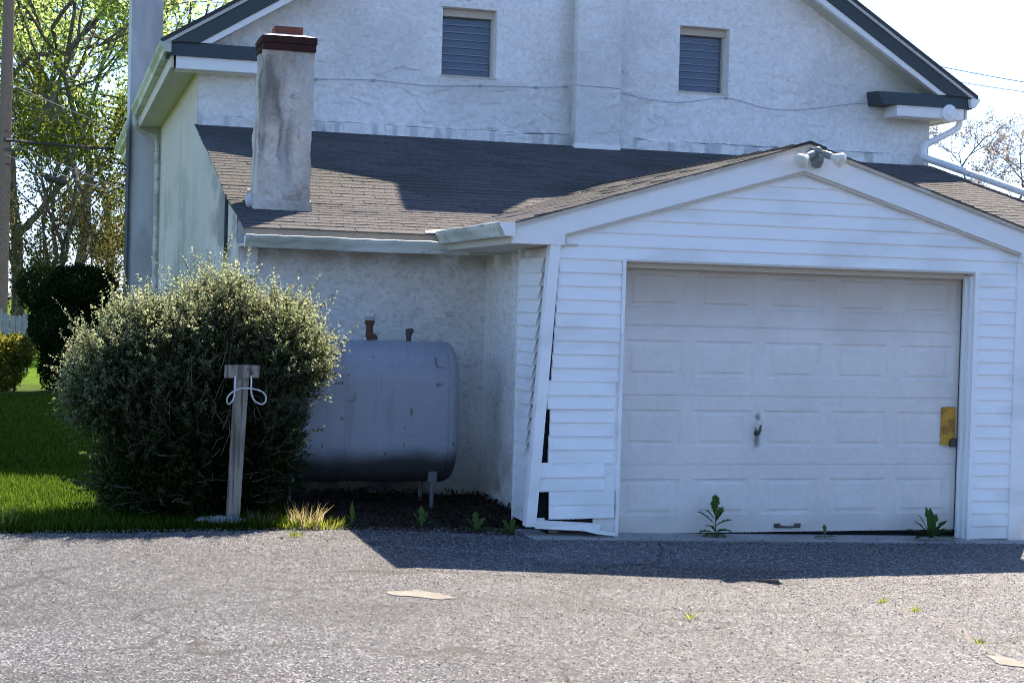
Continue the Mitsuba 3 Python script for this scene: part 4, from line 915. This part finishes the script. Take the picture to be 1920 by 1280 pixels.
tuft('small dry tuft at the right foot of the wooden post', -2.60, .60, 120, .12, *DRY, .10, 73)
tuft('short green tuft between the post and the dry straw tuft', -2.46, .50, 140, .06, *YG, .10, 74)
tuft('tall light grass tuft at the left picture edge', -4.46, .55, 120, .20, (.10, .15, .03), (.22, .26, .07), .12, 75)
tuft('thin yellowish tuft growing alone in the asphalt left of the shadow corner', -2.44, -.08, 60, .07, *YG, .05, 76)
for x, y, lab in ((-4.05, -2.0, 'leftmost little yellow-green tuft in the asphalt crack'), (-3.62, -1.98, 'second little yellow-green tuft from the left in the asphalt crack'), (-3.28, -2.05, 'third little yellow-green tuft from the left in the asphalt crack')):
    tuft(lab, x, y, 40, .03, *YG, .07, int(80 - x * 10), 'little tufts in the left asphalt crack')

r = np.random.default_rng(77); n = 150; x = r.uniform(-.9, 3.4, n); y = np.where(r.random(n) < .6, r.uniform(-.45, -.18, n), r.uniform(-4.6, -.3, n)); x[100:] = r.uniform(-4.8, 3.0, 50)
P = np.stack([x, y, gz(x, y) + .018], -1); N = r.normal(size=(n, 3)) * .5 + [0, 0, 1]
me, co = leaves(P, N, r.uniform(.012, .035, n), leafcol(n, (.05, .035, .02), (.16, .11, .06), 78), .5, 79)
put('leaf_litter', me, 'leaf_weed', color=co, kind='stuff'); labels['leaf_litter'].update(label='dry leaf scraps blown over the asphalt by the garage', category='leaf litter')
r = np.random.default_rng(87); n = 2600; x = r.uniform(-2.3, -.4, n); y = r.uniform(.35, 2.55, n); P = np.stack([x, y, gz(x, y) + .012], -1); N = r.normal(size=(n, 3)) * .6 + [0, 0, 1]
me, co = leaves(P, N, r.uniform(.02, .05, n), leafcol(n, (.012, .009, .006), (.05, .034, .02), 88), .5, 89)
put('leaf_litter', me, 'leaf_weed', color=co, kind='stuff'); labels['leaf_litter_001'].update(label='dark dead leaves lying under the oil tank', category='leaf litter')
# ------------------------------------------------------------------ broad-leaved weeds
def weed(label, x, y, specs, seed, stem=0., ca=(.05, .09, .025), cb=(.085, .14, .04), teeth=5, cat='weed', group=None):
    """specs: (azimuth deg, elevation deg, length, width, start height)"""
    t = thing('weed', label, cat, group); r = np.random.default_rng(seed); g = float(gz(x, y)) + .0
    if -.72 < x < 3.8 and -.2 < y < .3: g += .016
    if stem: put(t + '__stem', MB().tube(spline([(x, y, g - .02), (x + .005, y, g + stem * .5), (x - .003, y - .004, g + stem)], 8), np.linspace(.006, .003, 8), 6), 'stem_green')
    for az, el, L, w, h in specs:
        a, e = math.radians(az), math.radians(el); n_ = 4 * teeth; s = np.linspace(0, 1, n_ + 1)
        bend = np.cumsum(np.r_[0, np.full(n_, -.9 * math.cos(e) / n_)]); el_ = e + bend * .9
        px_ = np.cumsum(np.r_[0, np.cos(el_[:-1]) * L / n_]); pz = np.cumsum(np.r_[0, np.sin(el_[:-1]) * L / n_])
        C = np.stack([x + px_ * math.cos(a), y + px_ * math.sin(a), g + h + pz], -1)
        prof = 2.2 * w * (np.sin(np.pi * np.clip(s * .96 + .02, 0, 1)) ** .7 * (.35 + .9 * s) * (1 - .25 * s)); saw = 1 - .68 * ((s * teeth) % 1.0); W_ = prof * saw; W_[0] = .003; W_[-1] = .0005
        sd = np.array([-math.sin(a), math.cos(a), 0]); upv = np.array([0, 0, .35])
        V = np.vstack([C, C + (sd + upv) * W_[:, None], C + (-sd + upv) * W_[:, None]]); k = n_ + 1; F = []
        for i_ in range(n_): F += [[i_, i_ + 1, k + i_ + 1, k + i_], [i_, 2 * k + i_, 2 * k + i_ + 1, i_ + 1]]
        tone = np.array(ca) + (np.array(cb) - np.array(ca)) * r.random()
        put(t + '__leaf', MB().add(V, F), 'leaf_weed', color=np.repeat(tone[None], len(V), 0))
mat('stem_green', (.08, .10, .04), .6)
weed('tall jagged-leaved weed on an upright stem in front of the garage door', .80, .02, [(95, 86, .14, .024, .18), (60, 82, .13, .022, .175), (178, 50, .19, .022, .08), (188, 62, .05, .015, .03), (-8, 38, .15, .022, .07), (-20, 15, .15, .022, .04), (10, 62, .13, .020, .10), (200, 10, .13, .018, .015), (-60, 12, .11, .02, .012), (230, 20, .09, .018, .012), (-100, 15, .10, .02, .01), (150, 60, .12, .02, .11), (30, 55, .13, .022, .13), (-150, 35, .12, .02, .05), (120, 75, .12, .022, .15), (0, 25, .14, .022, .02), (180, 22, .14, .022, .02)], 91, stem=.18, teeth=4)
weed('bushy rosette weed at the right corner of the garage door', 2.62, -.06, [(a, e, L * 1.3, .022, .01) for a, e, L in ((180, 32, .20), (170, 55, .16), (150, 68, .17), (110, 80, .20), (70, 78, .19), (40, 66, .17), (10, 52, .17), (0, 30, .19), (-20, 18, .17), (200, 20, .15), (220, 45, .12), (-45, 50, .12), (-90, 40, .12), (-120, 55, .12))], 92, teeth=3)
weed('small weed sprouting by the door between the two larger weeds', 1.70, -.05, [(90, 80, .10, .014, .01), (180, 18, .10, .015, .005), (0, 20, .10, .015, .005), (220, 30, .07, .013, .005), (-40, 30, .07, .013, .005)], 93, teeth=3)
weed('low weed at the foot of the leaning corner post', -.82, .05, [(a, e, L, .018, .0) for a, e, L in ((60, 70, .14), (120, 60, .15), (180, 35, .15), (200, 55, .12), (0, 60, .10), (240, 30, .12))], 94, teeth=4)
weed('dark leafy weed between tank leg and corner post', -1.05, .20, [(a, e, L, .02, .0) for a, e, L in ((90, 80, .16), (30, 60, .14), (150, 62, .14), (180, 30, .14), (0, 30, .14), (230, 35, .12), (-50, 35, .12))], 95, teeth=4)
weed('upright weed in front of the tank leg', -1.42, .42, [(a, e, L, .018, .0) for a, e, L in ((90, 84, .17), (40, 68, .14), (150, 66, .14), (190, 40, .11), (-20, 40, .11))], 96, teeth=3)
weed('thin upright weed at the corner of the garage shadow', -1.93, .52, [(90, 86, .18, .012, .0), (60, 78, .12, .012, 0), (150, 70, .1, .012, 0)], 97, teeth=2, ca=(.07, .10, .02), cb=(.12, .16, .03))
for x, y, lab in ((-.70, -3.15, 'tiny bright weed in the middle of the foreground asphalt'), (.73, -2.70, 'tiny bright weed at the upper end of the right asphalt crack'), (.79, -2.98, 'second tiny bright weed down the right asphalt crack'), (.66, -3.88, 'tiny bright weed at the lower end of the right asphalt crack')):
    tuft(lab, x, y, 34, .055, (.18, .24, .03), (.36, .40, .07), .018, int(300 + x * 10), 'tiny weeds in the right asphalt', wid=.004, lean=.9)
